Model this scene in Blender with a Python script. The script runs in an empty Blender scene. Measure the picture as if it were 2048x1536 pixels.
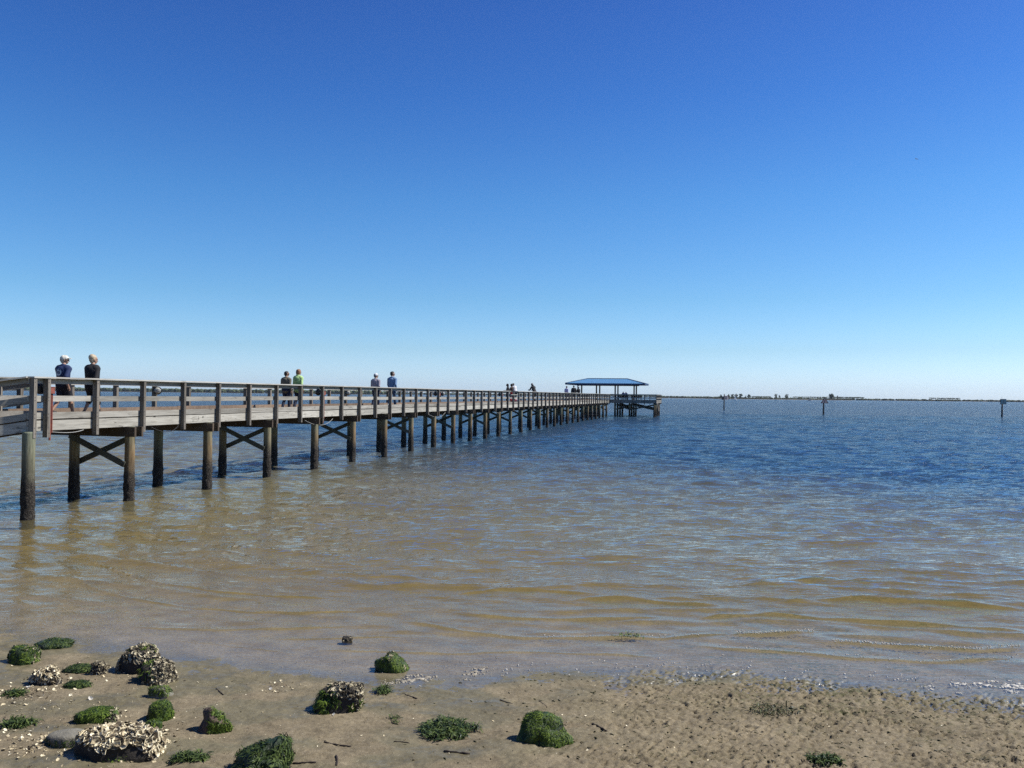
SKY_AIR, SKY_DUST, SKY_OZ, SKY_SAT, SKY_HUE, SKY_GAMMA, SKY_STR = 1.0, .6, 2.0, 1.15, .5, 1.0, .075
SUN_STR = 5.0; EXPOSURE = .415; ALB = .76
W_MUD = (.124, .109, .058); W_DEEP = (.018, .041, .074); W_BUMP = .8
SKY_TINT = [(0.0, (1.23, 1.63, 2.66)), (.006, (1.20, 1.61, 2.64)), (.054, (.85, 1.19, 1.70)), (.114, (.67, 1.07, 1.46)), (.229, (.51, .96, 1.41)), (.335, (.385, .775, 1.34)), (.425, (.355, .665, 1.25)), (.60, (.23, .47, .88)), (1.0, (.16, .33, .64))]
HAZE = 3.4e-5
import bpy, bmesh, math, random
import numpy as np
from mathutils import Vector, Matrix, noise as mnoise
R = math.radians
rng = random.Random(7)
nrs = np.random.RandomState(11)
S = bpy.context.scene
COL = S.collection

# ------------------------------------------------------------------ camera
CAM_H = 3.4
F = 1657.0
PITCH = math.atan(22/1657); ROLL = 0.0110
cd = bpy.data.cameras.new('camera'); cam = bpy.data.objects.new('camera', cd); COL.objects.link(cam)
cd.sensor_width = 36; cd.lens = F/2048*36; cd.clip_start = 0.1; cd.clip_end = 40000
CM = Matrix.Rotation(math.pi/2 + PITCH, 3, 'X') @ Matrix.Rotation(ROLL, 3, 'Z')
cam.matrix_world = Matrix.Translation((0, 0, CAM_H)) @ CM.to_4x4()
S.camera = cam

def ray(px, py):
    """direction of a photo pixel (2048x1536) in the world"""
    v = CM @ Vector(((px-1024)/F, -(py-768)/F, -1))
    return v
def ground(px, py, z=0.0):
    v = ray(px, py); t = (z-CAM_H)/v.z
    return Vector((v.x*t, v.y*t, z))
def at_dist(px, py, Y):
    v = ray(px, py); t = Y/v.y
    return Vector((v.x*t, Y, CAM_H+v.z*t))

# ------------------------------------------------------------------ numpy noise
def _h(ix, iy, seed):
    n = (ix.astype(np.int64)*374761393 + iy.astype(np.int64)*668265263 + seed*1442695041) & 0xffffffff
    n = ((n ^ (n >> 13))*1274126177) & 0xffffffff
    return ((n ^ (n >> 16)) & 0xffff)/65535.0
def pn(x, y, seed=0):
    x0 = np.floor(x); y0 = np.floor(y); fx = x-x0; fy = y-y0
    def g(ix, iy, dx, dy):
        a = _h(ix, iy, seed)*2*np.pi
        return np.cos(a)*dx + np.sin(a)*dy
    u = fx*fx*fx*(fx*(fx*6-15)+10); v = fy*fy*fy*(fy*(fy*6-15)+10)
    a = g(x0, y0, fx, fy); b = g(x0+1, y0, fx-1, fy); c = g(x0, y0+1, fx, fy-1); d = g(x0+1, y0+1, fx-1, fy-1)
    return ((a*(1-u)+b*u)*(1-v) + (c*(1-u)+d*u)*v)*1.5
def fbm(x, y, seed=0, o=4, gain=.5):
    s = 0; a = 1; f = 1
    for i in range(o):
        s = s + a*pn(x*f, y*f, seed+i*17); a *= gain; f *= 2.03
    return s
def sstep(a, b, x):
    t = np.clip((x-a)/(b-a), 0, 1); return t*t*(3-2*t)

# ------------------------------------------------------------------ object helpers
def tag(o, label=None, cat=None, group=None, kind=None):
    if label: o['label'] = label
    if cat: o['category'] = cat
    if group: o['group'] = group
    if kind: o['kind'] = kind
    return o
def link(o, parent=None):
    COL.objects.link(o)
    if parent is not None: o.parent = parent
    return o
def empty(name, loc=(0, 0, 0), rz=0.0):
    o = bpy.data.objects.new(name, None); link(o); o.location = loc; o.rotation_euler = (0, 0, rz); o.empty_display_size = .2
    return o
class MB:
    """collects verts and faces, then links them as one mesh"""
    def __init__(s): s.v = []; s.f = []; s.m = []
    def add(s, vs, fs, mi=0):
        b = len(s.v); s.v += [tuple(p) for p in vs]; s.f += [tuple(i+b for i in f) for f in fs]; s.m += [mi]*len(fs)
    def box(s, x0, x1, y0, y1, z0, z1, mi=0, sh=0.0):
        vs = [(x, y, z+sh*x) for x in (x0, x1) for y in (y0, y1) for z in (z0, z1)]
        s.add(vs, [(0, 1, 3, 2), (4, 6, 7, 5), (0, 4, 5, 1), (2, 3, 7, 6), (0, 2, 6, 4), (1, 5, 7, 3)], mi)
    def beam(s, p0, p1, w, h, mi=0, up=(0, 0, 1)):
        p0 = Vector(p0); p1 = Vector(p1); d = (p1-p0).normalized(); r = d.cross(Vector(up))
        if r.length < 1e-4: r = d.cross(Vector((1, 0, 0)))
        r.normalize(); u = r.cross(d)
        vs = [p + r*a*w/2 + u*b*h/2 for p in (p0, p1) for a in (-1, 1) for b in (-1, 1)]
        s.add(vs, [(0, 1, 3, 2), (4, 6, 7, 5), (0, 4, 5, 1), (2, 3, 7, 6), (0, 2, 6, 4), (1, 5, 7, 3)], mi)
    def tube(s, pts, rad, n=8, mi=0, cap=True):
        pts = [Vector(p) for p in pts]; rads = rad if isinstance(rad, (list, tuple)) else [rad]*len(pts)
        vs = []; fs = []; prev = None
        for i, p in enumerate(pts):
            d = (pts[min(i+1, len(pts)-1)] - pts[max(i-1, 0)]).normalized()
            r = prev - d*prev.dot(d) if prev is not None else d.cross(Vector((.13, .31, .94)))
            if r.length < 1e-4: r = d.cross(Vector((1, 0, 0)))
            r.normalize(); prev = r; u = d.cross(r)
            for k in range(n):
                a = 2*math.pi*k/n; vs.append(p + (r*math.cos(a)+u*math.sin(a))*rads[i])
        for i in range(len(pts)-1):
            for k in range(n):
                fs.append((i*n+k, i*n+(k+1) % n, (i+1)*n+(k+1) % n, (i+1)*n+k))
        if cap:
            fs.append(tuple(range(n-1, -1, -1))); fs.append(tuple((len(pts)-1)*n+k for k in range(n)))
        s.add(vs, fs, mi)
    def capsule(s, p0, r0, p1, r1, n=14, k=5, sx=1.0, sy=1.0):
        """tapered capsule; sx, sy squash its section along world x and y"""
        p0 = Vector(p0); p1 = Vector(p1); d = p1-p0
        if d.length < 1e-5: d = Vector((0, 0, 1e-4))
        d.normalize()
        r = d.cross(Vector((0, 1, 0)));
        if r.length < 1e-3: r = d.cross(Vector((1, 0, 0)))
        r.normalize(); u = r.cross(d)
        rings = []
        for i in range(1, k+1):
            a = math.pi/2*i/k; rings.append((p0 - d*r0*math.cos(a), r0*math.sin(a), p0))
        for i in range(0, k):
            a = math.pi/2*i/k; rings.append((p1 + d*r1*math.sin(a), r1*math.cos(a), p1))
        vs = [p0 - d*r0]
        for c, rr, q in rings:
            for j in range(n):
                a = 2*math.pi*j/n; o = (r*math.cos(a)+u*math.sin(a))*rr
                vs.append(c + Vector((o.x*sx, o.y*sy, o.z)))
        vs.append(p1 + d*r1)
        fs = [(0, 1+(j+1) % n, 1+j) for j in range(n)]
        for i in range(len(rings)-1):
            for j in range(n):
                fs.append((1+i*n+j, 1+i*n+(j+1) % n, 1+(i+1)*n+(j+1) % n, 1+(i+1)*n+j))
        e = len(vs)-1; b = 1+(len(rings)-1)*n
        fs += [(e, b+j, b+(j+1) % n) for j in range(n)]
        s.add(vs, fs)
    def ball(s, c, r, sub=2, sc=(1, 1, 1), jitter=0.0, seed=0):
        bm = bmesh.new(); bmesh.ops.create_icosphere(bm, subdivisions=sub, radius=1)
        vs = []
        for v in bm.verts:
            k = 1 + (jitter*mnoise.noise(v.co*1.7+Vector((seed*3.1, seed*1.7, seed))) if jitter else 0)
            vs.append((c[0]+v.co.x*r*sc[0]*k, c[1]+v.co.y*r*sc[1]*k, c[2]+v.co.z*r*sc[2]*k))
        fs = [tuple(v.index for v in f.verts) for f in bm.faces]; bm.free(); s.add(vs, fs)
    def mesh(s, name, mats, smooth=False):
        me = bpy.data.meshes.new(name); me.from_pydata(s.v, [], s.f)
        for m in (mats if isinstance(mats, (list, tuple)) else [mats]): me.materials.append(m)
        if any(s.m): me.polygons.foreach_set('material_index', s.m)
        if smooth: me.polygons.foreach_set('use_smooth', [True]*len(s.f))
        me.update(); return me
    def build(s, name, mats, parent=None, smooth=False, bevel=0):
        o = bpy.data.objects.new(name, s.mesh(name, mats, smooth)); link(o, parent)
        if bevel:
            b = o.modifiers.new('bevel', 'BEVEL'); b.width = bevel; b.segments = 2; b.limit_method = 'ANGLE'
        return o
def inst(name, me, parent=None, loc=(0, 0, 0), rz=0.0, sc=None):
    o = bpy.data.objects.new(name, me); link(o, parent); o.location = loc; o.rotation_euler = (0, 0, rz)
    if sc: o.scale = sc
    return o

# ------------------------------------------------------------------ materials
def mat(name):
    m = bpy.data.materials.new(name); m.use_nodes = True; nt = m.node_tree; nt.nodes.clear()
    out = nt.nodes.new('ShaderNodeOutputMaterial')
    return m, nt, out
class N:
    """small node-graph shorthand"""
    def __init__(s, nt): s.nt = nt
    def n(s, t, **k):
        nd = s.nt.nodes.new(t)
        for a, v in k.items(): setattr(nd, a, v)
        return nd
    def put(s, sock, v):
        if hasattr(v, 'is_output') or isinstance(v, bpy.types.NodeSocket): s.nt.links.new(v, sock)
        elif isinstance(v, (tuple, list)) and sock.type == 'RGBA': sock.default_value = tuple(v)+((1,) if len(v) == 3 else ())
        else: sock.default_value = v
    def math(s, op, a, b=None, c=None, clamp=False):
        nd = s.n('ShaderNodeMath', operation=op, use_clamp=clamp); s.put(nd.inputs[0], a)
        if b is not None: s.put(nd.inputs[1], b)
        if c is not None: s.put(nd.inputs[2], c)
        return nd.outputs[0]
    def mix(s, f, a, b, blend='MIX'):
        nd = s.n('ShaderNodeMix', data_type='RGBA', blend_type=blend); s.put(nd.inputs[0], f); s.put(nd.inputs[6], a); s.put(nd.inputs[7], b)
        return nd.outputs[2]
    def mixf(s, f, a, b):
        nd = s.n('ShaderNodeMix', data_type='FLOAT'); s.put(nd.inputs[0], f); s.put(nd.inputs[2], a); s.put(nd.inputs[3], b)
        return nd.outputs[0]
    def ramp(s, f, stops):
        nd = s.n('ShaderNodeValToRGB'); cr = nd.color_ramp
        while len(cr.elements) > 1: cr.elements.remove(cr.elements[-1])
        for i, (p, c) in enumerate(stops):
            e = cr.elements[0] if i == 0 else cr.elements.new(p)
            e.position = p; e.color = tuple(c)+(1,) if len(c) == 3 else c
        s.put(nd.inputs[0], f); return nd.outputs[0]
    def rng(s, f, a, b, c=0.0, d=1.0, smooth=False):
        nd = s.n('ShaderNodeMapRange', interpolation_type='SMOOTHSTEP' if smooth else 'LINEAR')
        s.put(nd.inputs[0], f)
        for i, v in zip((1, 2, 3, 4), (a, b, c, d)): s.put(nd.inputs[i], v)
        return nd.outputs[0]
    def coord(s, which='Object', scale=(1, 1, 1), loc=(0, 0, 0), rot=(0, 0, 0)):
        if which == 'Position': o = s.n('ShaderNodeNewGeometry').outputs['Position']
        else: o = s.n('ShaderNodeTexCoord').outputs[which]
        mp = s.n('ShaderNodeMapping'); s.put(mp.inputs[0], o); mp.inputs[1].default_value = loc; mp.inputs[2].default_value = rot; mp.inputs[3].default_value = scale
        return mp.outputs[0]
    def noise(s, co, scale, detail=3, rough=.5, dist=0.0):
        nd = s.n('ShaderNodeTexNoise'); s.put(nd.inputs['Vector'], co); s.put(nd.inputs['Scale'], scale)
        nd.inputs['Detail'].default_value = detail; nd.inputs['Roughness'].default_value = rough; nd.inputs['Distortion'].default_value = dist
        return nd.outputs[0]
    def vadd(s, a, b):
        nd = s.n('ShaderNodeVectorMath', operation='ADD'); s.put(nd.inputs[0], a); s.put(nd.inputs[1], b); return nd.outputs[0]
    def bump(s, h, dist, strength=1.0, normal=None):
        nd = s.n('ShaderNodeBump'); s.put(nd.inputs['Height'], h); nd.inputs['Distance'].default_value = dist; s.put(nd.inputs['Strength'], strength)
        if normal is not None: s.put(nd.inputs['Normal'], normal)
        return nd.outputs[0]
    def pbr(s, out, col, rough=.7, normal=None, metal=0.0, spec=.5):
        b = s.n('ShaderNodeBsdfPrincipled'); s.put(b.inputs['Base Color'], col); s.put(b.inputs['Roughness'], rough)
        s.put(b.inputs['Metallic'], metal); s.put(b.inputs['Specular IOR Level'], spec)
        if normal is not None: s.put(b.inputs['Normal'], normal)
        s.nt.links.new(b.outputs[0], out.inputs[0]); return b
    def island(s): return s.n('ShaderNodeNewGeometry').outputs['Random Per Island']
    def orand(s): return s.n('ShaderNodeObjectInfo').outputs['Random']
    def comb(s, x, y, z):
        nd = s.n('ShaderNodeCombineXYZ')
        for i, v in enumerate((x, y, z)): s.put(nd.inputs[i], v)
        return nd.outputs[0]

def simple(name, col, rough=.7, var=.25, scale=30, bump=.0, metal=0.0):
    m, nt, out = mat(name); g = N(nt); co = g.coord('Object'); col = tuple(c*ALB for c in col)
    n = g.noise(co, scale, 4, .6)
    c = g.mix(g.rng(n, .3, .7), tuple(x*(1-var) for x in col), tuple(min(1, x*(1+var)) for x in col))
    g.pbr(out, c, rough, g.bump(n, bump, 1.0) if bump else None, metal); return m

def wood(name, light, dark, axis='x', streak=1.0, knots=.5, tone=.42):
    """weathered boards: grain stretched along the board, a tone of its own for each board"""
    light = tuple(c*ALB for c in light); dark = tuple(c*ALB*.85 for c in dark)
    m, nt, out = mat(name); g = N(nt)
    isl = g.island(); orr = g.orand(); off = g.math('ADD', g.math('MULTIPLY', isl, 37.0), g.math('MULTIPLY', orr, 91.0))
    sc = {'x': (.9, 14, 14), 'y': (14, .9, 14), 'z': (14, 14, .9)}[axis]
    co = g.vadd(g.coord('Object', sc), g.comb(off, off, off))
    gr = g.noise(co, 1.6, 5, .65, .6)
    co2 = g.vadd(g.coord('Object', tuple(s*.35 if s < 2 else s*.18 for s in sc)), g.comb(off, 3.0, off))
    bl = g.noise(co2, 1.5, 3, .55)
    sc3 = tuple(1.2 if s < 2 else 4.0 for s in sc)
    kn = g.noise(g.vadd(g.coord('Object', sc3), g.comb(off, off, 5.0)), 1.7, 2, .5, 1.2)
    f = g.rng(g.math('ADD', g.math('MULTIPLY', gr, .6*streak), g.math('MULTIPLY', bl, .5)), .3, .8)
    c = g.mix(f, dark, light)
    c = g.mix(g.math('MULTIPLY', g.rng(kn, .62, .72), knots), c, tuple(x*.4 for x in dark))
    bri = g.math('ADD', 1-tone/2, g.math('MULTIPLY', g.math('FRACT', g.math('MULTIPLY', off, 7.31)), tone))
    c = g.mix(1.0, c, g.comb(bri, bri, bri), 'MULTIPLY')
    g.pbr(out, c, .85, g.bump(gr, .004, .8), spec=.25); return m

M = {}
M['board'] = wood('weathered_board', (.575, .55, .485), (.22, .20, .165), 'x')
M['rim'] = wood('weathered_rim_board', (.63, .60, .52), (.18, .16, .125), 'x', 1.5, .8, .4)
M['cap'] = wood('sun_bleached_cap_board', (.78, .76, .69), (.38, .36, .32), 'x', 1.0, .3, .25)
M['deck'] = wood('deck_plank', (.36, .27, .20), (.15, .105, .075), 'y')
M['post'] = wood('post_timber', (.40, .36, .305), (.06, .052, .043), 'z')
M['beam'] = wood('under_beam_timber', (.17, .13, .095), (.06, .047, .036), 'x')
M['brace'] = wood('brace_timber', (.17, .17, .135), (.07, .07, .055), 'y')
M['bolt'] = simple('galvanised_bolt', (.22, .2, .19), .5, .3, 60, metal=.6)

def piling_mat():
    m, nt, out = mat('tidal_piling'); g = N(nt)
    r = g.orand(); off = g.math('MULTIPLY', r, 53.0)
    pos = g.n('ShaderNodeNewGeometry').outputs['Position']
    sx = g.n('ShaderNodeSeparateXYZ'); g.put(sx.inputs[0], pos); z = sx.outputs[2]
    gr = g.noise(g.vadd(g.coord('Object', (9, 9, 1.0)), g.comb(off, off, off)), 2.2, 5, .65, .4)
    bl = g.noise(g.vadd(g.coord('Object', (1, 1, .5)), g.comb(off, 2.0, off)), 3.0, 3, .5)
    zz = g.math('ADD', z, g.math('MULTIPLY', g.math('SUBTRACT', bl, .5), .7))
    green = g.mix(g.rng(gr, .3, .7), (.105, .125, .085), (.25, .26, .185))
    gold = g.mix(g.rng(gr, .3, .7), (.12, .075, .035), (.33, .235, .125))
    c = g.mix(g.math('MULTIPLY', g.rng(zz, 2.25, 1.55), g.rng(r, .1, .8, .25, 1.0)), green, gold)
    zd = g.math('ADD', zz, g.math('MULTIPLY', r, .25))
    barn = g.noise(g.coord('Object'), 28, 4, .7)
    dark = g.mix(g.rng(barn, .48, .68), (.018, .015, .013), (.12, .105, .085))
    spk = g.rng(g.noise(g.coord('Object'), 65, 2, .6), .66, .74)
    dark = g.mix(g.math('MULTIPLY', spk, .5), dark, (.4, .37, .3))
    c = g.mix(g.rng(zd, 1.75, .95, smooth=True), c, dark)
    h = g.math('ADD', g.math('MULTIPLY', gr, .3), g.math('MULTIPLY', g.math('MULTIPLY', barn, 2.2), g.rng(z, 1.2, .7)))
    g.pbr(out, c, .85, g.bump(h, .02, 1.0), spec=.25); return m
M['piling'] = piling_mat()
# ------------------------------------------------------------------ world, sun
SUN_EL = R(49); SUN_AZ_DIR = Vector((.985, .16, 0)).normalized()      # the sun stands to the right, a little ahead
w = bpy.data.worlds.new('World'); S.world = w; w.use_nodes = True
nt = w.node_tree; nt.nodes.clear(); g = N(nt)
sky = g.n('ShaderNodeTexSky', sky_type='NISHITA'); sky.sun_disc = False; sky.sun_elevation = SUN_EL
sky.sun_rotation = math.atan2(SUN_AZ_DIR.x, SUN_AZ_DIR.y)
sky.altitude = 0; sky.air_density = SKY_AIR; sky.dust_density = SKY_DUST; sky.ozone_density = SKY_OZ
hs = g.n('ShaderNodeHueSaturation'); hs.inputs['Saturation'].default_value = SKY_SAT; hs.inputs['Hue'].default_value = SKY_HUE
g.put(hs.inputs['Color'], sky.outputs[0])
gm = g.n('ShaderNodeGamma'); gm.inputs[1].default_value = SKY_GAMMA; g.put(gm.inputs[0], hs.outputs[0])
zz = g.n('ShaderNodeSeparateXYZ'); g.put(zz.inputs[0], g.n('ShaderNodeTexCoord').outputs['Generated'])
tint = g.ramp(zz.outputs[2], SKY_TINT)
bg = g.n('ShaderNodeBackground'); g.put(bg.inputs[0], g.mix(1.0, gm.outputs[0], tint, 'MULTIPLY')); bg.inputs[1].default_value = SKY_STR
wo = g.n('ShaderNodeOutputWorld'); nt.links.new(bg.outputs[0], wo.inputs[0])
sd = bpy.data.lights.new('sun', 'SUN'); sd.energy = SUN_STR; sd.angle = R(.53); sd.color = (1, .955, .88)
so = bpy.data.objects.new('sun', sd); link(so)
sv = Vector((SUN_AZ_DIR.x*math.cos(SUN_EL), SUN_AZ_DIR.y*math.cos(SUN_EL), math.sin(SUN_EL)))
so.rotation_euler = sv.to_track_quat('Z', 'Y').to_euler()
so.location = (30, 5, 60)
S.view_settings.view_transform = 'Standard'; S.view_settings.look = 'None'; S.view_settings.gamma = 1; S.view_settings.exposure = EXPOSURE
S.cycles.max_bounces = 8; S.cycles.transparent_max_bounces = 12; S.cycles.volume_bounces = 0
S.cycles.use_denoising = False
S.cycles.sample_clamp_direct = 2.5; S.cycles.sample_clamp_indirect = 4.0
S.cycles.caustics_reflective = False; S.cycles.caustics_refractive = False

# ------------------------------------------------------------------ terrain
_sp = [ground(*p) for p in ((-60, 1255), (0, 1266), (150, 1285), (330, 1318), (500, 1338), (640, 1352), (800, 1368), (960, 1362), (1100, 1346), (1300, 1350), (1430, 1352), (1600, 1360), (1750, 1374), (1900, 1390), (2048, 1400), (2150, 1408))]
_sx = [-400, -60, -20] + [p.x for p in _sp] + [20, 60, 400]
_sy = [20, 20, 17] + [p.y for p in _sp] + [9, 9, 12]
def shore(X): return np.interp(X, _sx, _sy)
def shore_s(X):   # a smoothed shoreline, which the wavelets follow
    return sum(shore(X+o) for o in (-1.6, -.8, 0, .8, 1.6))/5
def terrain(X, Y, detail=True):
    s = Y - shore(X) + .22*pn(X*1.3, Y*1.3, 5) + .10*pn(X*4, Y*4, 6)
    z = np.where(s < 0, -s*.026, -np.interp(s, [0, 1, 3, 8, 16, 26, 36, 48, 400], [0, .035, .1, .24, .34, .5, 1.0, 2.6, 4.0]))
    z = z + sstep(5.9, 1.5, Y)*1.55
    z = z + sstep(-17, -24, X)*1.3*sstep(34, 26, Y)
    if detail:
        near = sstep(14, 11, Y)*sstep(5.5, 6.2, Y)
        rough = np.clip(sstep(-.6, 2.6, X + .35*(9-Y)) + .35*pn(X*.8, Y*.8, 9), .10, 1.0)
        land = sstep(.8, -.25, s)
        u = X*.80+Y*.6; v = -X*.6+Y*.80
        lump = fbm(u*9, v*19, 21, 4, .6)
        pit = -np.clip(fbm(u*10, v*21, 33, 3, .55)-.22, 0, 1)*2.0
        z = z + near*land*(rough*(.55+.7*sstep(-.35, .35, fbm(X*1.3+7, Y*2, 57, 2)))*(.021*lump + .038*pit) + .006*fbm(X*9, Y*12, 40, 4) + .012*pn(X*1.7, Y*1.7, 44) + .010*fbm(X*3.4, Y*5, 47, 2)*sstep(.25,-.6,s))
    return z
def ground_z(x, y): return float(terrain(np.array([x]), np.array([y]))[0])

def geo(a, b, n): return list(np.geomspace(a, b, n))
ys = list(np.linspace(-60, 4, 22)) + list(np.linspace(4.4, 6.3, 14)) + list(np.arange(6.4, 11.8, .0145)) + list(np.arange(11.84, 16, .06)) + geo(16.1, 14000, 90)
xs = [-x for x in reversed(geo(7.6, 14000, 70))] + list(np.arange(-7.5, 7.5, .0165)) + geo(7.6, 14000, 70)
ys = np.array(ys); xs = np.array(xs)
def grid_mesh(name, X, Y, Z, attrs, m):
    ny, nx = X.shape; me = bpy.data.meshes.new(name); n = nx*ny
    me.vertices.add(n); me.vertices.foreach_set('co', np.stack([X, Y, Z], -1).astype(np.float32).ravel())
    i = np.arange(n).reshape(ny, nx)
    q = np.stack([i[:-1, :-1], i[:-1, 1:], i[1:, 1:], i[1:, :-1]], -1).reshape(-1, 4)
    k = len(q); me.loops.add(k*4); me.loops.foreach_set('vertex_index', q.astype(np.int32).ravel())
    me.polygons.add(k); me.polygons.foreach_set('loop_start', np.arange(0, k*4, 4, dtype=np.int32)); me.polygons.foreach_set('loop_total', np.full(k, 4, np.int32))
    me.polygons.foreach_set('use_smooth', np.ones(k, bool))
    for a, d in attrs.items():
        at = me.attributes.new(a, 'FLOAT', 'POINT'); at.data.foreach_set('value', d.astype(np.float32).ravel())
    me.materials.append(m); me.update(calc_edges=True); me.validate()
    return me
X, Y = np.meshgrid(xs, ys)
Z = terrain(X, Y)
ss = Y - shore(X)
wet = np.clip(sstep(-.75, .05, ss + .5*fbm(X*1.1, Y*1.6, 61, 3)) + .95*sstep(-.25, .25, fbm(X*.9+3, Y*1.5, 62, 3))*sstep(2.4, -1.0, X), 0, 1)
wet = wet*(1-.85*sstep(.05, .5, ss))
weed = sstep(.6, 3.5, X)*sstep(-1.9, -.3, ss)*(.35+.9*np.clip(fbm(X*1.2, Y*2.5, 71, 3)+.25, 0, 1)) + .45*np.clip(fbm(X*1.5, Y*2, 73, 3)+.1, 0, 1)*sstep(-3, 3, X)
def sand_mat():
    m, nt, out = mat('beach_sand'); g = N(nt); co = g.coord('Object')
    wet = g.n('ShaderNodeAttribute', attribute_name='wet').outputs['Fac']; weed = g.n('ShaderNodeAttribute', attribute_name='weed').outputs['Fac']
    a = g.noise(co, 2.2, 5, .6); b = g.noise(co, 26, 5, .7); f = g.noise(co, 120, 3, .7)
    v = g.math('ADD', g.math('MULTIPLY', a, .35), g.math('ADD', g.math('MULTIPLY', b, .4), g.math('MULTIPLY', f, .25)))
    dry = g.ramp(v, [(.32, (.070, .056, .033)), (.5, (.172, .139, .086)), (.67, (.29, .240, .156))])
    dm = g.noise(co, 3.0, 4, .6)
    wetc = g.ramp(v, [(.32, (.072, .063, .036)), (.5, (.130, .113, .066)), (.68, (.190, .166, .101))])
    c = g.mix(wet, dry, wetc)
    wd = g.math('MULTIPLY', g.rng(g.noise(g.coord('Object', (1, 1.6, 1), rot=(0, 0, .6)), 14, 5, .7), .45, .62), weed, clamp=True)
    c = g.mix(wd, c, (.075, .075, .03))
    sp = g.rng(g.noise(co, 75, 2, .5), .70, .73)
    c = g.mix(g.math('MULTIPLY', sp, .55), c, (.62, .56, .46))
    dk = g.rng(g.noise(g.coord('Object', (1, 1.7, 1), rot=(0, 0, .5)), 48, 3, .6), .64, .70)
    c = g.mix(g.math('MULTIPLY', dk, .6), c, (.06, .045, .03))
    # made-up lawn on the unseen ground around the camera, cuts bounced light
    py = g.n('ShaderNodeSeparateXYZ'); g.put(py.inputs[0], g.n('ShaderNodeNewGeometry').outputs['Position'])
    c = g.mix(g.rng(py.outputs[1], 4.6, 3.2), c, g.mix(b, (.02, .03, .01), (.06, .075, .03)))
    film = g.math('MULTIPLY', g.rng(wet, .35, .95), g.rng(g.noise(g.coord('Object', (.7, 1.5, 1)), 1.8, 3, .5), .38, .6, .25, 1.0))
    rough = g.mixf(film, .9, .30)
    h = g.math('ADD', g.math('MULTIPLY', b, .6), g.math('MULTIPLY', f, .25))
    g.pbr(out, c, rough, g.bump(h, .016, g.mixf(film, 1.0, .22)), spec=.35); return m
M['sand'] = sand_mat()
gob = bpy.data.objects.new('ground', grid_mesh('ground', X, Y, Z, {'wet': wet, 'weed': weed}, M['sand'])); link(gob); tag(gob, 'damp brown sand beach running under the shallow water', 'ground', kind='structure')

# ------------------------------------------------------------------ water
rows = np.concatenate([np.arange(6.5, 14.5, .019), np.geomspace(14.5, 170, 440), np.geomspace(175, 14000, 70)])
u = np.linspace(-1, 1, 760)
Yw, U = np.meshgrid(rows, u, indexing='ij'); Xw = U*(.78*Yw+3.0)
sp_ = np.gradient(rows)[:, None]*np.ones_like(Yw); sx_ = (.78*Yw+3.0)*2/759; step = np.maximum(sp_, sx_*.6)
sW = Yw - shore(Xw); sS = Yw - shore_s(Xw)
zw = np.zeros_like(Yw)
# wavelets that run up the shallows, their crests parallel to the shore
warp = sS + .42*pn(Xw*.16, sS*.22, 3) + .20*pn(Xw*.5+9, sS*.5, 4) + .06*pn(Xw*1.4, sS*1.1, 8)
lam = .62 + .020*np.clip(sS, 0, 20)
ph = 2*np.pi*(warp/.62 - .010*np.clip(sS, 0, 20)**2)
prof = ((np.sin(ph)+1)/2)**3
br = np.clip(.38 + 1.35*fbm(Xw*.17, sS*.95, 15, 3), 0, 1)
zw += .046*prof*br*sstep(.6, 4.5, sW)*sstep(24, 10, sW)
# the wavelets that have just reached the shallows: each has its own crest line
CRESTS = [(((115, 1150), (160, 1165), (220, 1190), (300, 1205), (400, 1218), (500, 1224), (600, 1228), (700, 1225), (745, 1220)), .021), (((155, 1110), (230, 1142), (320, 1168), (420, 1184), (520, 1190), (600, 1194), (680, 1195)), .024),
          (((240, 1252), (330, 1256), (430, 1263), (520, 1258), (620, 1258), (720, 1252)), .018), (((530, 1276), (600, 1279), (680, 1277), (760, 1275), (840, 1276)), .014), (((800, 1243), (870, 1254), (950, 1270), (1050, 1277), (1180, 1277), (1320, 1279), (1400, 1272), (1470, 1266)), .026),
          (((1440, 1268), (1520, 1270), (1600, 1268), (1650, 1262)), .034), (((1640, 1284), (1750, 1290), (1850, 1298), (1950, 1302), (2060, 1294)), .034), (((620, 1300), (760, 1304), (900, 1308), (1000, 1306), (1110, 1306), (1200, 1309), (1330, 1314)), .013),
          (((1380, 1288), (1450, 1298), (1520, 1304), (1600, 1308), (1700, 1318), (1850, 1326), (1950, 1322), (2060, 1314)), .022), (((900, 1226), (1020, 1238), (1150, 1242), (1260, 1240), (1350, 1236)), .034), (((1380, 1238), (1550, 1230), (1700, 1240), (1850, 1252), (2080, 1266)), .044),
          (((540, 1153), (680, 1162), (800, 1172), (880, 1170)), .032), (((890, 1190), (1000, 1180), (1080, 1182), (1190, 1188)), .042), (((1130, 1200), (1250, 1196), (1350, 1206), (1460, 1214)), .042), (((300, 1275), (420, 1288), (520, 1300), (610, 1310)), .008), (((1540, 1206), (1700, 1200), (1850, 1206), (2080, 1222)), .046), (((1480, 1170), (1650, 1160), (1820, 1172)), .042)]
for pts_, A_ in CRESTS:
    q_ = [ground(*p) for p in pts_]; qx = np.array([p.x for p in q_]); qy = np.array([p.y for p in q_])
    e_ = sstep(qx[0], qx[0]+.6, Xw)*sstep(qx[-1], qx[-1]-.6, Xw); yl = np.interp(Xw, qx, qy)
    yl = yl + .05*pn(Xw*1.3, Xw*0+A_*900, 12) + .012*pn(Xw*7, Xw*0+A_*500, 13)
    d_ = (Yw - yl)/(A_*2.6); zw += 1.25*A_*e_*(.75+.5*pn(Xw*1.1, Xw*0, 14))*np.where(d_ < 0, np.exp(-(d_*2.0)**2), np.exp(-(d_*.8)**2))
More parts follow.
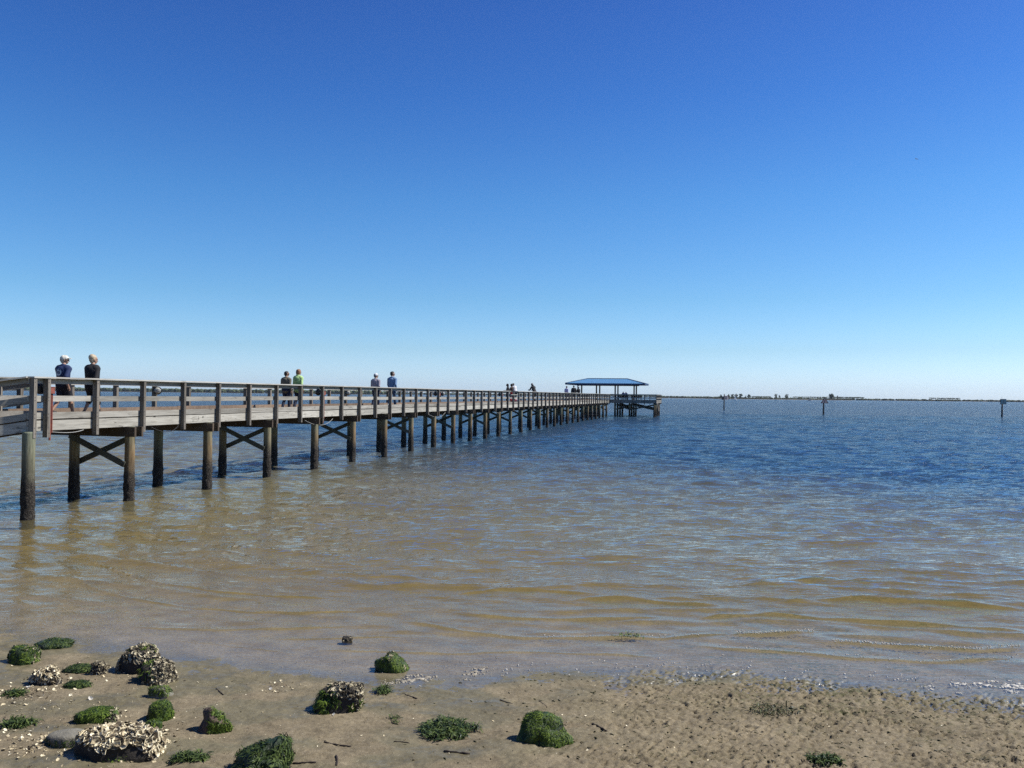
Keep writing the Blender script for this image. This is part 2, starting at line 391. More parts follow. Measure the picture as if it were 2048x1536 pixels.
# wind sea: many short-crested waves running to the shore
nw = 44
for i in range(nw):
    L = float(np.exp(nrs.uniform(np.log(.30), np.log(3.4)))); th = nrs.normal(0, .55) + .12
    k = 2*np.pi/L; slope = .047 if L < 1.4 else .034
    A = slope/k
    e = sstep(.2, 7 if L > .8 else 2.2, sW)*sstep(1.7, 3.6, L/step)
    e = e*(.45+.55*sstep(6, 30, sW))
    zw += A*e*np.sin(k*(Xw*math.sin(th)+Yw*math.cos(th)) + nrs.uniform(0, 6.28))
dep = np.clip(-terrain(Xw, Yw, False), -.05, 6)
deep = sstep(0, 46, sW + 5*fbm(Xw*.05, Yw*.05, 91, 3) + .85*Xw)
def water_mat():
    m, nt, out = mat('bay_water'); g = N(nt)
    dep = g.n('ShaderNodeAttribute', attribute_name='depth').outputs['Fac']; deep = g.n('ShaderNodeAttribute', attribute_name='deep').outputs['Fac']
    off = g.n('ShaderNodeAttribute', attribute_name='off').outputs['Fac']
    p1 = g.coord('Position', (.75, 2.0, 1), rot=(0, 0, .1)); 
    n1 = g.noise(p1, 3.0, 3, .5, .5)
    n2 = g.noise(g.coord('Position', (.75, 1.4, 1), rot=(0, 0, -.15)), .9, 4, .6, .4)
    n0 = g.noise(g.coord('Position', (.8, 1.5, 1), rot=(0, 0, .3)), 11, 3, .6, .2)
    patch = g.rng(g.noise(g.coord('Position', (.3, .8, 1)), .25, 3, .5), .35, .65, .82, 1.15)
    a2 = g.rng(off, 3, 30); h = g.math('ADD', g.math('MULTIPLY', n1, g.rng(off, 2.5, 13, .010, .14)), g.math('MULTIPLY', n2, g.math('MULTIPLY', a2, .42)))
    h = g.math('ADD', h, g.math('MULTIPLY', n0, g.rng(off, .05, 10, .006, .024)))
    nf = g.noise(g.coord('Position', (.5, 1.5, 1), rot=(0, 0, .08)), .33, 3, .6, .5)
    h = g.math('ADD', h, g.math('MULTIPLY', nf, g.rng(off, 20, 120, 0.0, 2.0)))
    nrm = g.bump(h, 1.0, g.math('MULTIPLY', patch, W_BUMP))
    fr = g.n('ShaderNodeFresnel'); fr.inputs[0].default_value = 1.333; nt.links.new(nrm, fr.inputs['Normal'])
    gl = g.n('ShaderNodeBsdfGlossy'); g.put(gl.inputs['Color'], (1, 1, 1)); g.put(gl.inputs['Roughness'], g.rng(off, 2, 60, .02, .09)); nt.links.new(nrm, gl.inputs['Normal'])
    tr = g.n('ShaderNodeBsdfTransparent'); g.put(tr.inputs[0], g.mix(g.rng(dep, .003, .16), (1, 1, 1), (.91, .83, .53)))
    mud = g.mix(g.rng(g.noise(g.coord('Position', (.4, 1, 1)), .22, 4, .6), .3, .7), W_MUD, tuple(x*1.3 for x in W_MUD))
    df = g.n('ShaderNodeBsdfDiffuse'); g.put(df.inputs[0], g.mix(deep, mud, W_DEEP))
    mx = g.n('ShaderNodeMixShader'); g.put(mx.inputs[0], g.math('MAXIMUM', g.rng(dep, .02, .42, .0, .88, smooth=False), deep)); nt.links.new(tr.outputs[0], mx.inputs[1]); nt.links.new(df.outputs[0], mx.inputs[2])
    m2 = g.n('ShaderNodeMixShader'); g.put(m2.inputs[0], g.math('MULTIPLY', fr.outputs[0], g.math('SUBTRACT', 1.0, g.n('ShaderNodeNewGeometry').outputs['Backfacing']))); mb_ = g.n('ShaderNodeMixShader'); g.put(mb_.inputs[0], g.n('ShaderNodeNewGeometry').outputs['Backfacing']); nt.links.new(mx.outputs[0], mb_.inputs[1]); nt.links.new(tr.outputs[0], mb_.inputs[2]); nt.links.new(mb_.outputs[0], m2.inputs[1]); nt.links.new(gl.outputs[0], m2.inputs[2])
    nt.links.new(m2.outputs[0], out.inputs[0]); return m
M['water'] = water_mat()
wob = bpy.data.objects.new('water', grid_mesh('water', Xw, Yw, zw, {'depth': dep, 'deep': deep, 'off': np.clip(sW, 0, 500)}, M['water'])); link(wob)
tag(wob, 'rippled bay water, brown in the shallows and blue offshore', 'water', kind='structure')
# ------------------------------------------------------------------ pier
TH = math.atan(.2486); P0 = Vector((-18+.2486*21.4, 21.4, 0)); PDIR = Vector((math.sin(TH), math.cos(TH), 0)); PN = Vector((-math.cos(TH), math.sin(TH), 0))
PRZ = math.pi/2 - TH
pier = empty('pier', P0, PRZ)
tag(pier, 'long weathered wooden pier on pilings reaching out to a wider platform at its end', 'pier')
def pw(t, y, z=0.0): return P0 + PDIR*t + PN*y + Vector((0, 0, z))
def pier_t(px, y):
    """position along the pier where a pixel column meets the line y"""
    v = ray(px, 790); k = v.x/v.y; a = P0 + PN*y
    return (k*a.y - a.x)/(PDIR.x - k*PDIR.y)
DZ = 2.64; W = 2.5; CAPZ = 3.75
def post_mesh(x=.10, y=.15, z0=2.13, z1=CAPZ-.04):
    b = MB(); b.box(-x/2, x/2, -y, 0, z0, z1)
    for z in (2.25, 2.40, 2.66, 2.76, 3.12, 3.2, 3.6, 3.68):
        n = 6; vs = [(.022*((int(z*100) % 2)*2-1)*.6+.014*math.cos(a*math.pi/3), -y-.007, z+.014*math.sin(a*math.pi/3)) for a in range(n)]
        vs += [(p[0], -y+.004, p[2]) for p in vs]
        b.add(vs, [tuple(range(n-1, -1, -1))] + [(i, (i+1) % n, n+(i+1) % n, n+i) for i in range(n)], 1)
    return b.mesh('rail_post', [M['post'], M['bolt']])
def pile_mesh(r, z0, z1, seed):
    b = MB(); n = 20; zs = list(np.arange(z0, 1.25, .05)) + list(np.arange(1.25, z1, .25)) + [z1]
    vs = []; fs = []
    for i, z in enumerate(zs):
        for k in range(n):
            a = 2*math.pi*k/n
            p = Vector((math.cos(a)*2.2, math.sin(a)*2.2, z*2.5+seed*7))
            rr = r*(1+.02*mnoise.noise(p*.5)) + (max(0, min(1, (1.15-z)/.6)))*(.014+.036*mnoise.noise(p*3.1))
            vs.append((math.cos(a)*rr, math.sin(a)*rr, z))
    for i in range(len(zs)-1):
        for k in range(n): fs.append((i*n+k, i*n+(k+1) % n, (i+1)*n+(k+1) % n, (i+1)*n+k))
    fs.append(tuple((len(zs)-1)*n+k for k in range(n))); b.add(vs, fs)
    return b.mesh('piling', M['piling'], True)
POST = post_mesh(); PILES = [pile_mesh(r, -3.2, 2.30, i) for i, r in enumerate((.158, .146, .154, .148))]
def boards(name, m, x0, x1, y0, y1, z0, z1, parent, seg=4.02, jit=.011, sh=0.0, start=0.0):
    """a run of boards butted end to end"""
    b = MB(); x = x0
    nx = x0 + (start or seg)
    while x < x1-.01:
        e = min(nx, x1); j = rng.uniform(-jit, jit); k = rng.uniform(-jit, jit)
        b.box(x+.002, e-.002, y0+k*.4, y1+k*.4, z0+j, z1+j, 0, sh); x = e; nx = e+seg
    return b.build(name, M[m], parent)

LEN = 119.5
post_ts = [.32, .78] + [2.58+2.01*k for k in range(0, 59)]
pile_ts = [.30] + [4.15+4.0*k for k in range(29)]
LOW = (16, None)
low0 = pier_t(1019, 0); low1 = pier_t(1032.5, 0)
# near railing and far railing: y of the inner face of the posts, sign of the outward direction
def gap_boards(name, m, y0, y1, z0, z1, parent, gap=True, drop=.30):
    """a rail with the lowered fishing section in it"""
    if not gap: return boards(name, m, 0.25, LEN, y0, y1, z0, z1, parent)
    b = MB(); x = .25; nx = 2.58
    while x < LEN-.01:
        e = min(nx, LEN)
        for lo in (low0, low1):
            if x < lo-.01 < e-.02: e = lo
        dz = drop if low0-.02 <= x < low1-.05 else 0; j = rng.uniform(-.006, .006)
        b.box(x+.002, e-.002, y0, y1, z0+j-dz, z1+j-dz); x = e
        if e >= nx-.001: nx += 4.02
    return b.build(name, M[m], parent)
gap_boards('rail_cap', 'cap', -.17, .065, CAPZ-.04, CAPZ, pier)
gap_boards('top_rail', 'board', .003, .042, CAPZ-.18, CAPZ-.043, pier)
boards('mid_rail', 'board', .25, LEN, .003, .042, 3.08, 3.235, pier, start=2.3)
boards('bottom_rail', 'board', .25, LEN, .003, .042, 2.625, 2.80, pier, start=2.33)
boards('rim_board', 'rim', .25, LEN, .003, .05, 2.315, 2.59, pier, start=2.32, jit=.012)
boards('rail_cap', 'cap', .25, LEN, W-.065, W+.17, CAPZ-.04, CAPZ, pier, start=1.5)
boards('top_rail', 'board', .25, LEN, W-.042, W-.003, CAPZ-.18, CAPZ-.043, pier, start=1.5)
boards('bottom_rail', 'deck', .25, LEN, W-.042, W-.003, 2.66, 2.835, pier, start=1.5)
boards('rim_board', 'rim', .25, LEN, W-.05, W-.003, 2.315, 2.59, pier, start=1.5)
b = MB(); x = .26
while x < LEN:
    b.box(x, x+.138, .056, W-.056, DZ-.04+rng.uniform(-.003, .003), DZ+rng.uniform(-.003, .003)); x += .145
b.build('deck', M['deck'], pier)
b = MB()
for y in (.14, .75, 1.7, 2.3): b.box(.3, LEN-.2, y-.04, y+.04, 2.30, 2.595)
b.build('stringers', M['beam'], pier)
far_mb = MB()
npost = 0
for t in post_ts:
    inst('rail_post', POST, pier, (t, 0, 0)); npost += 1
for t in post_ts[:36]:
    inst('rail_post', POST, pier, (t, W, 0), math.pi)
for t in post_ts[36:]: far_mb.box(t-.05, t+.05, W, W+.15, 2.13, CAPZ-.04)
o = far_mb.build('rail_post', M['post'], pier); tag(o, kind='stuff')
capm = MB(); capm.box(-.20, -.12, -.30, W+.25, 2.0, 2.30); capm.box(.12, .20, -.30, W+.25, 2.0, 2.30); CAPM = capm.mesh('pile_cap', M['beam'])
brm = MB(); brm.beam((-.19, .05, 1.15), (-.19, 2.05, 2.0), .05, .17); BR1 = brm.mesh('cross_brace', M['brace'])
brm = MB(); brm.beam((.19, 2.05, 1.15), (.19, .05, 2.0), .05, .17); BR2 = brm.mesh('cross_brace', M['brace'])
for i, t in enumerate(pile_ts):
    inst('piling', PILES[i % 4], pier, (t, .02, 0), i*1.3); inst('piling', PILES[(i+2) % 4], pier, (t, 2.03, 0), i*2.1)
    if i: inst('pile_cap', CAPM, pier, (t, 0, 0))
    if i % 2 == 1:
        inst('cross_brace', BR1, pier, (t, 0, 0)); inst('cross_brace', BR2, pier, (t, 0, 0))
# ---- the platform at the end
T0, T1, YR, YL = 119.6, 131.5, -7.7, 10.3
b = MB(); x = T0
while x < T1: b.box(x, x+.138, YR+.06, YL-.06, DZ-.04, DZ+rng.uniform(-.003, .003)); x += .145
b.build('platform_deck', M['deck'], pier)
b = MB()
def prail(p, q):
    """railing boards between two corners of the platform"""
    p = Vector(p); q = Vector(q)
    for z0, z1, m_ in ((CAPZ-.18, CAPZ-.043, .04), (3.06, 3.20, .04), (2.64, 2.80, .04), (2.30, 2.60, .05)):
        b.beam((p.x, p.y, (z0+z1)/2), (q.x, q.y, (z0+z1)/2), m_, z1-z0)
    b.beam((p.x, p.y, CAPZ-.02), (q.x, q.y, CAPZ-.02), .2, .04)
sides = [((T0, -.06), (T0, YR)), ((T0-.03, YR), (T1+.03, YR)), ((T1, YR), (T1, YL)), ((T1+.03, YL), (T0-.03, YL)), ((T0, YL), (T0, W+.06))]
for p, q in sides: prail(p, q)
b.build('platform_railing', M['board'], pier)
b = MB()
for p, q in sides:
    p = Vector(p); q = Vector(q); n = max(2, round((q-p).length/1.95))
    for i in range(n):
        c = p.lerp(q, i/n); d = (q-p).normalized(); o_ = Vector((d.y, -d.x)) if False else Vector((0, 0))
        cx = c.x + (-.1 if p.x == q.x == T0 else .1 if p.x == q.x == T1 else 0); cy = c.y + (-.1 if p.y == q.y == YR else .1 if p.y == q.y == YL else 0)
        b.box(cx-.06, cx+.06, cy-.06, cy+.06, 2.1, CAPZ-.045)
o = b.build('rail_post', M['post'], pier); tag(o, kind='stuff')
b = MB(); b.box(T0+.05, T1-.05, YR+.1, YR+.2, 2.25, 2.595); b.box(T0+.05, T1-.05, YL-.2, YL-.1, 2.25, 2.595)
for x in (T0+.08, T0+3, T0+6, T0+9, T1-.18): b.box(x, x+.1, YR+.21, YL-.21, 2.27, 2.595)
b.build('platform_beams', M['beam'], pier)
k = 0
for t in (T0+.5, T0+4.1, T0+7.8, T1-.4):
    for y in (YR+.35, -3.3, -.9, 3.5, 5.9, YL-.35):
        inst('piling', PILES[k % 4], pier, (t, y, 0), k*1.7); k += 1
    for y0, y1 in ((YR+.35, -3.3), (-3.3, -.9), (3.5, 5.9), (5.9, YL-.35)):
        for s_, z0, z1 in ((-.19, 1.2, 2.05), (.19, 2.05, 1.2)):
            bb = MB(); bb.beam((t+s_, y0, z0), (t+s_, y1, z1), .05, .18); bb.build('cross_brace', M['brace'], pier)
for x_ in range(3):                                     # slanting fender timbers at the corner
    bb = MB(); bb.beam((T0+.3+x_*.5, YR-.12, 2.3), (T0+.55+x_*.5, YR-.3, 1.05), .12, .12); bb.build('fender_timber', M['post'], pier)

# ---- ramp that comes up from the shore and meets the pier at its first post
rd = Vector((-.95, -.30, 0)).normalized(); rrz = math.atan2(rd.y, rd.x)
ramp = empty('access_ramp', pw(.30, 0), rrz)
tag(ramp, 'sloping wooden ramp with plank rails climbing from the shore to the pier', 'ramp')
SL = -.165; RL = 9.2
# x runs down the ramp, y=0 is the near edge, the far edge is at -W
def rboards(name, m, y0, y1, z0, z1, start): return boards(name, m, .06, RL, y0, y1, z0, z1, ramp, seg=4.02, sh=SL, start=start)
for ys_, sgn, st in ((0, 1, 2.0), (-W, -1, 1.2)):
    f_ = lambda a, c: (ys_+min(sgn*a, sgn*c), ys_+max(sgn*a, sgn*c))
    y0, y1 = f_(-.065, .17); rboards('rail_cap', 'cap', y0, y1, CAPZ-.04, CAPZ, st)
    y0, y1 = f_(-.042, -.003)
    rboards('top_rail', 'board', y0, y1, CAPZ-.18, CAPZ-.043, st); rboards('mid_rail', 'board', y0, y1, 3.08, 3.235, st)
    rboards('bottom_rail', 'board', y0, y1, 2.625, 2.80, st); rboards('rim_board', 'rim', y0, y1, 2.315, 2.59, st)
    for x in (1.9, 3.8, 5.7, 7.6, 9.1):
        inst('rail_post', POST, ramp, (x, ys_, SL*x), math.pi if sgn > 0 else 0)
b = MB(); x = .06
while x < RL: b.box(x, x+.138, -W+.056, -.056, DZ-.04, DZ, 0, SL); x += .145
b.build('deck', M['deck'], ramp)
b = MB()
for y in (-.14, -1.25, -2.36): b.box(.1, RL-.1, y-.04, y+.04, 2.26, 2.595, 0, SL)
b.build('stringers', M['beam'], ramp)
for i, x in enumerate((3.9, 7.7)):
    for y in (-.2, -2.2): inst('piling', PILES[i], ramp, (x, y, SL*x-.05), i)
# the wedge of deck between ramp and pier
a0 = pw(.27, .06); a1 = pw(.27, W-.05); iv = pier.matrix_world.inverted()
r_far = Vector(pw(.30, 0)) + rd*.06 + Vector((rd.y, -rd.x, 0))*(-0) 
pm = Matrix.Translation(P0) @ Matrix.Rotation(PRZ, 4, 'Z'); pmi = pm.inverted()
rm = Matrix.Translation(pw(.30, 0)) @ Matrix.Rotation(rrz, 4, 'Z')
q = [pmi @ (rm @ Vector(p)) for p in ((.05, -.06, 0), (.05, -W+.05, 0))]
b = MB(); tri = [(.25, .06), (q[1].x, q[1].y), (.25, W-.05)]
vs = [(x, y, z) for z in (DZ-.045, DZ-.004) for x, y in tri]
b.add(vs, [(2, 1, 0), (3, 4, 5), (0, 1, 4, 3), (1, 2, 5, 4), (2, 0, 3, 5)]); b.build('corner_deck', M['deck'], pier)
b = MB()
for z0, z1, wd in ((CAPZ-.18, CAPZ-.043, .04), (3.08, 3.235, .04), (2.62, 2.80, .04), (2.315, 2.59, .05)):
    zc = (z0+z1)/2; b.beam((q[1].x, q[1].y, zc), (.25, W-.02, zc), wd, z1-z0)
b.beam((q[1].x, q[1].y, CAPZ-.02), (.25, W-.02, CAPZ-.02), .2, .04)
b.build('corner_railing', M['board'], pier)
inst('rail_post', POST, pier, ((q[1].x+.25)/2, (q[1].y+W)/2+.02, 0), math.pi+.4)

# ---- pavilion on the platform
def rib_roof_mat():
    m, nt, out = mat('blue_standing_seam_roof'); g = N(nt)
    n = g.noise(g.coord('Object'), 3, 3, .5)
    c = g.mix(g.rng(n, .3, .7), (.08, .20, .37), (.115, .27, .45))
    g.pbr(out, c, .38, None); return m
M['roof'] = rib_roof_mat()
M['fascia'] = simple('dark_blue_fascia', (.015, .04, .12), .5, .2, 3)
M['column'] = wood('dark_column_timber', (.05, .04, .035), (.02, .016, .014), 'z')
pav = empty('pavilion', pw(125.4, 1.1, DZ), PRZ)
tag(pav, 'open pavilion with blue hipped metal roof on dark columns at the pier end', 'pavilion')
ex, ey, ze, zr, ry = 3.6, 6.75, 2.89, 3.77, 3.4
b = MB()
vs = [(-ex, -ey, ze), (ex, -ey, ze), (ex, ey, ze), (-ex, ey, ze), (0, -ry, zr), (0, ry, zr)]
b.add(vs, [(0, 1, 4), (1, 2, 5, 4), (2, 3, 5), (3, 0, 4, 5), (3, 2, 1, 0)])
nseam = 36
for i in range(1, nseam):                               # standing seams
    y = -ey + 2*ey*i/nseam
    for sx in (-1, 1):
        kk = min(1, (ey-abs(y))/(ey-ry))
        b.beam((sx*(ex-.01), y, ze+.02), (sx*ex*(1-kk), y, ze+(zr-ze)*kk+.02), .04, .05)
for i in range(1, 18):
    x = -ex + 2*ex*i/18
    for sy in (-1, 1):
        kk = 1-abs(x)/ex; b.beam((x, sy*(ey-.01), ze+.02), (x, sy*(ey-(ey-ry)*kk), ze+(zr-ze)*kk+.02), .04, .05)
b.build('roof', M['roof'], pav)
b = MB(); b.beam((0, -ry, zr+.03), (0, ry, zr+.03), .22, .08)
for sx in (-1, 1):
    for sy in (-1, 1): b.beam((sx*ex, sy*ey, ze+.03), (0, sy*ry, zr+.03), .2, .07)
b.build('ridge_cap', M['fascia'], pav)
b = MB()
for sx in (-1, 1): b.beam((sx*ex, -ey, ze-.11), (sx*ex, ey, ze-.11), .06, .25)
for sy in (-1, 1): b.beam((-ex+.04, sy*ey, ze-.11), (ex-.04, sy*ey, ze-.11), .06, .25)
b.build('fascia', M['fascia'], pav)
b = MB()
for x in (-2.0, 2.0): b.beam((x, -5.3, ze-.2), (x, 5.3, ze-.2), .14, .3)
for y in (-4.8, -1.6, 1.6, 4.8): b.beam((-2.3, y, ze-.21), (2.3, y, ze-.21), .1, .25)
b.build('roof_beams', M['column'], pav)
cm = MB(); cm.box(-.11, .11, -.11, .11, 0, ze-.3); cm.box(-.17, .17, -.17, .17, 0, .12); CMESH = cm.mesh('column', M['column'])
for x in (-2.0, 2.0):
    for y in (-4.8, -1.6, 1.6, 4.8): inst('column', CMESH, pav, (x, y, 0))

# ---- benches under the pavilion and by the rail
def bench(x, y, rz, label):
    r_ = empty('bench', pw(x, y, DZ), PRZ+rz); tag(r_, label, 'bench', 'benches on the end platform')
    b = MB()
    for i in range(3): b.box(-.9, .9, -.22+i*.15, -.09+i*.15, .41, .45)
    b.build('seat', M['column'], r_)
    b = MB()
    for i in range(4): b.box(-.9, .9, .235, .265, .52+i*.13, .63+i*.13)
    b.build('backrest', M['column'], r_)
    for xx in (-.75, .75):
        b = MB(); b.box(xx-.04, xx+.04, -.2, -.12, 0, .405); b.box(xx-.04, xx+.04, .27, .34, 0, 1.0); b.box(xx-.04, xx+.04, -.2, .26, .34, .405)
        b.build('leg', M['column'], r_)
    return r_
bench(T0+.9, -2.2, math.pi/2, 'dark slatted bench nearest the pier walkway, its back to the platform rail')
bench(T0+.9, -4.4, math.pi/2, 'dark slatted bench beside the right hand columns, its back to the platform rail')

# ---- electric lamps on the rail posts
M['lamp_dark'] = simple('black_lamp_housing', (.02, .02, .022), .45, .2, 20)
M['lamp_glass'] = simple('frosted_lamp_glass', (.62, .62, .55), .3, .1, 20)
M['conduit'] = simple('rust_red_conduit', (.30, .085, .055), .6, .3, 12)
M['hose'] = simple('pale_cable', (.40, .40, .38), .6, .15, 10)
M['cable'] = simple('black_cable', (.02, .02, .02), .6, .2, 10)
def lamp_at(t, y, z, rz, label, name='bulkhead_lamp'):
    """round bulkhead lamp: the lens faces local +y"""
    r_ = empty(name, pw(t, y, z), PRZ+rz); tag(r_, label, 'lamp', 'lamps on the pier railing posts')
    b = MB(); b.tube([(0, 0, 0), (0, .05, 0), (0, .12, 0), (0, .13, 0)], [.125, .15, .15, .13], 16); b.build('housing', M['lamp_dark'], r_)
    b = MB(); b.tube([(0, .131, 0), (0, .19, 0), (0, .225, 0)], [.115, .10, .05], 16); b.build('lens', M['lamp_glass'], r_, True)
    b = MB()
    for zz in (-.065, 0, .065):
        h = math.sqrt(.125**2-zz**2)
        b.tube([(-h, .13, zz), (-h*.75, .215, zz), (0, .24, zz), (h*.75, .215, zz), (h, .13, zz)], .009, 6)
    b.build('guard', M['lamp_dark'], r_)
    return r_
def near_lamp(t, llab, clab):
    lamp_at(t, .05, 3.43, 0, llab)
    e = empty('junction_box', pw(t+.12, -.06, 0), PRZ); tag(e, clab, 'junction box', 'red electrical boxes on the pier posts')
    b = MB(); b.box(-.065, .075, -.09, .05, 3.30, 3.47); b.box(-.075, .085, -.1, .055, 3.47, 3.485); b.build('box', M['conduit'], e, bevel=.008)
    b = MB(); b.tube([(-.02, -.03, 3.30), (-.02, -.03, 2.9), (-.02, -.03, 2.05)], .028, 8); b.tube([(.045, -.03, 3.30), (.045, -.03, 2.25)], .02, 8); b.build('conduit', M['conduit'], e)
near_lamp(post_ts[1], 'dark round lamp at the pier corner behind the man in the white cap', 'rust red electrical box on the corner post of the pier')
near_lamp(post_ts[9], 'dark round lamp just right of the walker in the lime jacket', 'rust red electrical box right of the walker in the lime jacket')
near_lamp(post_ts[17], 'dark round lamp right of the walker in the denim shirt', 'rust red electrical box right of the walker in the denim shirt')
near_lamp(post_ts[25], 'dark round lamp below the rail where the group of fishers stands', 'rust red electrical box left of the lowered rail section')
for px, lab in ((312, 'ribbed white lamp on the far rail between the first and second pair of walkers'), (695, 'ribbed white lamp on the far rail left of the walker in the white cap'), (885, 'dark ribbed lamp on the far rail beside the post with the red box')):
    t = pier_t(px, W-.1); k = min(post_ts, key=lambda a: abs(a-t))
    lamp_at(k+.0, W-.05, 3.42, math.pi-.9 if px < 800 else math.pi, lab)
def hang(t0, t1, z0, sag, m, lab, rad=.010):
    b = MB(); pts = []
    for i in range(13):
        f = i/12; pts.append(pw(t0+(t1-t0)*f, -.02-.1*math.sin(f*3.14), z0-sag*4*f*(1-f)))
    o = MB(); o.tube(pts, rad, 7); o = o.build('hanging_cable', M[m], None, True); tag(o, lab, 'cable', 'cables looped under the pier')
hang(post_ts[1]+.15, post_ts[1]+1.4, 2.28, .05, 'hose', 'short pale cable under the corner of the pier')
hang(pier_t(302, 0), pier_t(357, 0), 2.26, .18, 'cable', 'black cable sagging under the deck beside the first crossed piles')
hang(post_ts[9]-1.5, post_ts[9]+1.2, 2.20, .25, 'hose', 'pale cable looped under the red box near the lime jacket')
hang(post_ts[17]-1.9, post_ts[17]+1.6, 2.20, .28, 'hose', 'pale cable looped under the red box near the denim shirt')
hang(post_ts[25]-2.2, post_ts[25]+.3, 2.2, .3, 'hose', 'pale cable looped under the deck by the fishers')
# ------------------------------------------------------------------ people
def cloth(name, col, rough=.85, var=.18): return simple('cloth_'+name, col, rough, var, 9, .004)
M['skin'] = simple('skin', (.46, .27, .185), .55, .1, 12); M['skin_dark'] = simple('skin_brown', (.20, .105, .065), .55, .1, 12)
def hairm(name, a): return simple('hair_'+name, a, .6, .35, 45, .006)
PI = math.pi
def remeshed(mb, name, m, parent, vox=.008, smooth=3):
    o = mb.build(name, m, parent, True)
    r = o.modifiers.new('remesh', 'REMESH'); r.mode = 'VOXEL'; r.voxel_size = vox; r.use_smooth_shade = True
    s = o.modifiers.new('smooth', 'SMOOTH'); s.factor = .5; s.iterations = smooth
    return o
def person(label, loc, rz, H, shirt, pants, hair, hair_m, skin='skin', sleeves='long', legs='long', female=False, stride=.5, lean=0.0, head_yaw=0.0,
           head_pitch=0.0, arms='swing', cap=None, brim=True, shoes=None, hem=.0, bulk=1.0, vox=.008, hood=False, bun=False, group='people on the pier', crouch=0.0):
    """a figure facing local +y; loc is the point on the deck between the feet"""
    k = H/1.75; V = lambda x, y, z: Vector((x*k, y*k, z*k))
    hipz = .93 - crouch; leg = {}
    for s in (-1, 1):
        ph = s*stride                                    # +: this leg is in front
        hip = V(.095*s, 0, hipz); fy = .30*ph; fz = .085 + (.045 if ph < 0 else 0)*abs(stride)*2
        ank = V(.10*s, fy, fz); mid = (hip+ank)/2; L = (.44+.42)*k; dd = (hip-ank).length
        bend = math.sqrt(max(0, (L/2)**2-(dd/2)**2)) if dd < L else 0
        knee = mid + Vector((0, bend+.01*k, 0)); leg[s] = (hip, knee, ank)
    cl, sl = math.cos(lean), math.sin(lean)
    def up(x, y, z):                                     # the trunk leans forward about the hips
        zz = z-hipz; return V(x, y*cl+zz*sl, hipz+zz*cl-y*sl)
    o2 = -(.93-hipz)
    ch = 1.43+o2; shw = .165 if female else .185; shw *= (1+(bulk-1)*.4)
    neck0 = up(0, -.01, ch+.02); neck1 = up(0, .025, ch+.085)
    hc = up(0, .045, ch+.19)
    arm = {}
    for s in (-1, 1):
        sh = up(shw*s, 0, ch-.065)
        if arms == 'swing':
            sw = -s*stride*.9; el = sh + V(.05*s, .27*math.sin(sw*.8)-.03, -.275); wr = el + V(.0, .12+.13*max(0, sw), -.225)
        elif arms == 'rail':
            el = sh + V(.06*s, .14, -.24); wr = el + V(-.05*s, .25, .0)
        elif arms == 'front':
            el = sh + V(.05*s, .06, -.27); wr = el + V(-.10*s, .22, .03)
        else:
            el = sh + V(.055*s, -.02, -.28); wr = el + V(.0, .05, -.25)
        arm[s] = (sh, el, wr)
    B = MB(); bu = bulk; ab = 1+(bulk-1)*.3
    hw = .155 if female else .145
    # trunk
    B.capsule(up(0, 0, hipz+.0), .125*k*bu, up(0, .0, hipz+.13), .12*k*bu, 16, 5, 1.28, .92)
    B.capsule(up(0, .0, hipz+.12), .115*k*bu, up(0, -.005, ch-.12), .13*k*bu, 16, 5, 1.28, .86)
    B.capsule(up(-shw*.62, -.005, ch-.06), .085*k*bu, up(shw*.62, -.005, ch-.06), .085*k*bu)
    B.capsule(neck0, .06*k, neck1, .054*k)
    for s in (-1, 1): B.capsule(up(0, -.015, ch+.03), .055*k, up(shw*.85*s, -.005, ch-.05), .056*k*ab)
    for s in (-1, 1):
        h_, kn, an = leg[s]
        B.capsule(h_, .088*k*bu, kn, .056*k); B.capsule(kn, .055*k, kn.lerp(an, .35), .056*k); B.capsule(kn.lerp(an, .35), .056*k, an, .036*k)
        B.capsule(an+V(0, -.045, -.045), .036*k, an+V(.012*s, .13, -.052), .03*k, sx=1.15)
        sh, el, wr = arm[s]
        B.capsule(sh, .053*k*ab, el, .042*k); B.capsule(el, .042*k, wr, .028*k)
        d = (wr-el).normalized(); side = Vector((s, 0, 0)); side = (side - d*side.dot(d)).normalized(); nn = d.cross(side)
        pc = wr + d*.05*k
        B.capsule(wr, .026*k, pc+d*.025*k, .03*k)
        for j, (off, ln) in enumerate(((-.027, .062), (-.009, .074), (.009, .070), (.027, .055))):   # four fingers
            f0 = pc + d*.035*k + nn*off*k; f1 = f0 + d*ln*.55*k + side*-.004*k; f2 = f1 + d*ln*.4*k - side*.02*k
            B.capsule(f0, .0085*k, f1, .008*k, 8, 3); B.capsule(f1, .008*k, f2, .0072*k, 8, 3)
        t0 = wr + d*.025*k + nn*.022*k; B.capsule(t0, .012*k, t0 + d*.04*k + nn*.03*k - side*.01*k, .009*k, 8, 3)
    # head with face
    hm = Matrix.Rotation(head_yaw, 3, 'Z') @ Matrix.Rotation(-head_pitch-lean*.6, 3, 'X')
    HP = lambda x, y, z: hc + hm @ V(x, y, z)
    def hcap(a, r0, b_, r1, n=12): B.capsule(HP(*a), r0*k, HP(*b_), r1*k, n, 4)
    hcap((0, -.025, .035), .088, (0, .015, .04), .083, 16); hcap((0, .03, -.02), .066, (0, .045, -.07), .042, 14); hcap((0, -.02, -.0), .078, (0, 0, -.01), .075)
    hcap((0, .095, .0), .012, (0, .112, -.03), .016)           # nose
    hcap((-.022, .088, -.066), .012, (.022, .088, -.066), .012)  # mouth
    hcap((-.04, .083, .028), .014, (.04, .083, .028), .014)      # brow
    for s in (-1, 1): hcap((.082*s, -.005, .015), .016, (.083*s, -.01, -.02), .013)   # ears
    body = remeshed(B, 'person', M[skin], None, vox)
    tag(body, label, 'person', group)
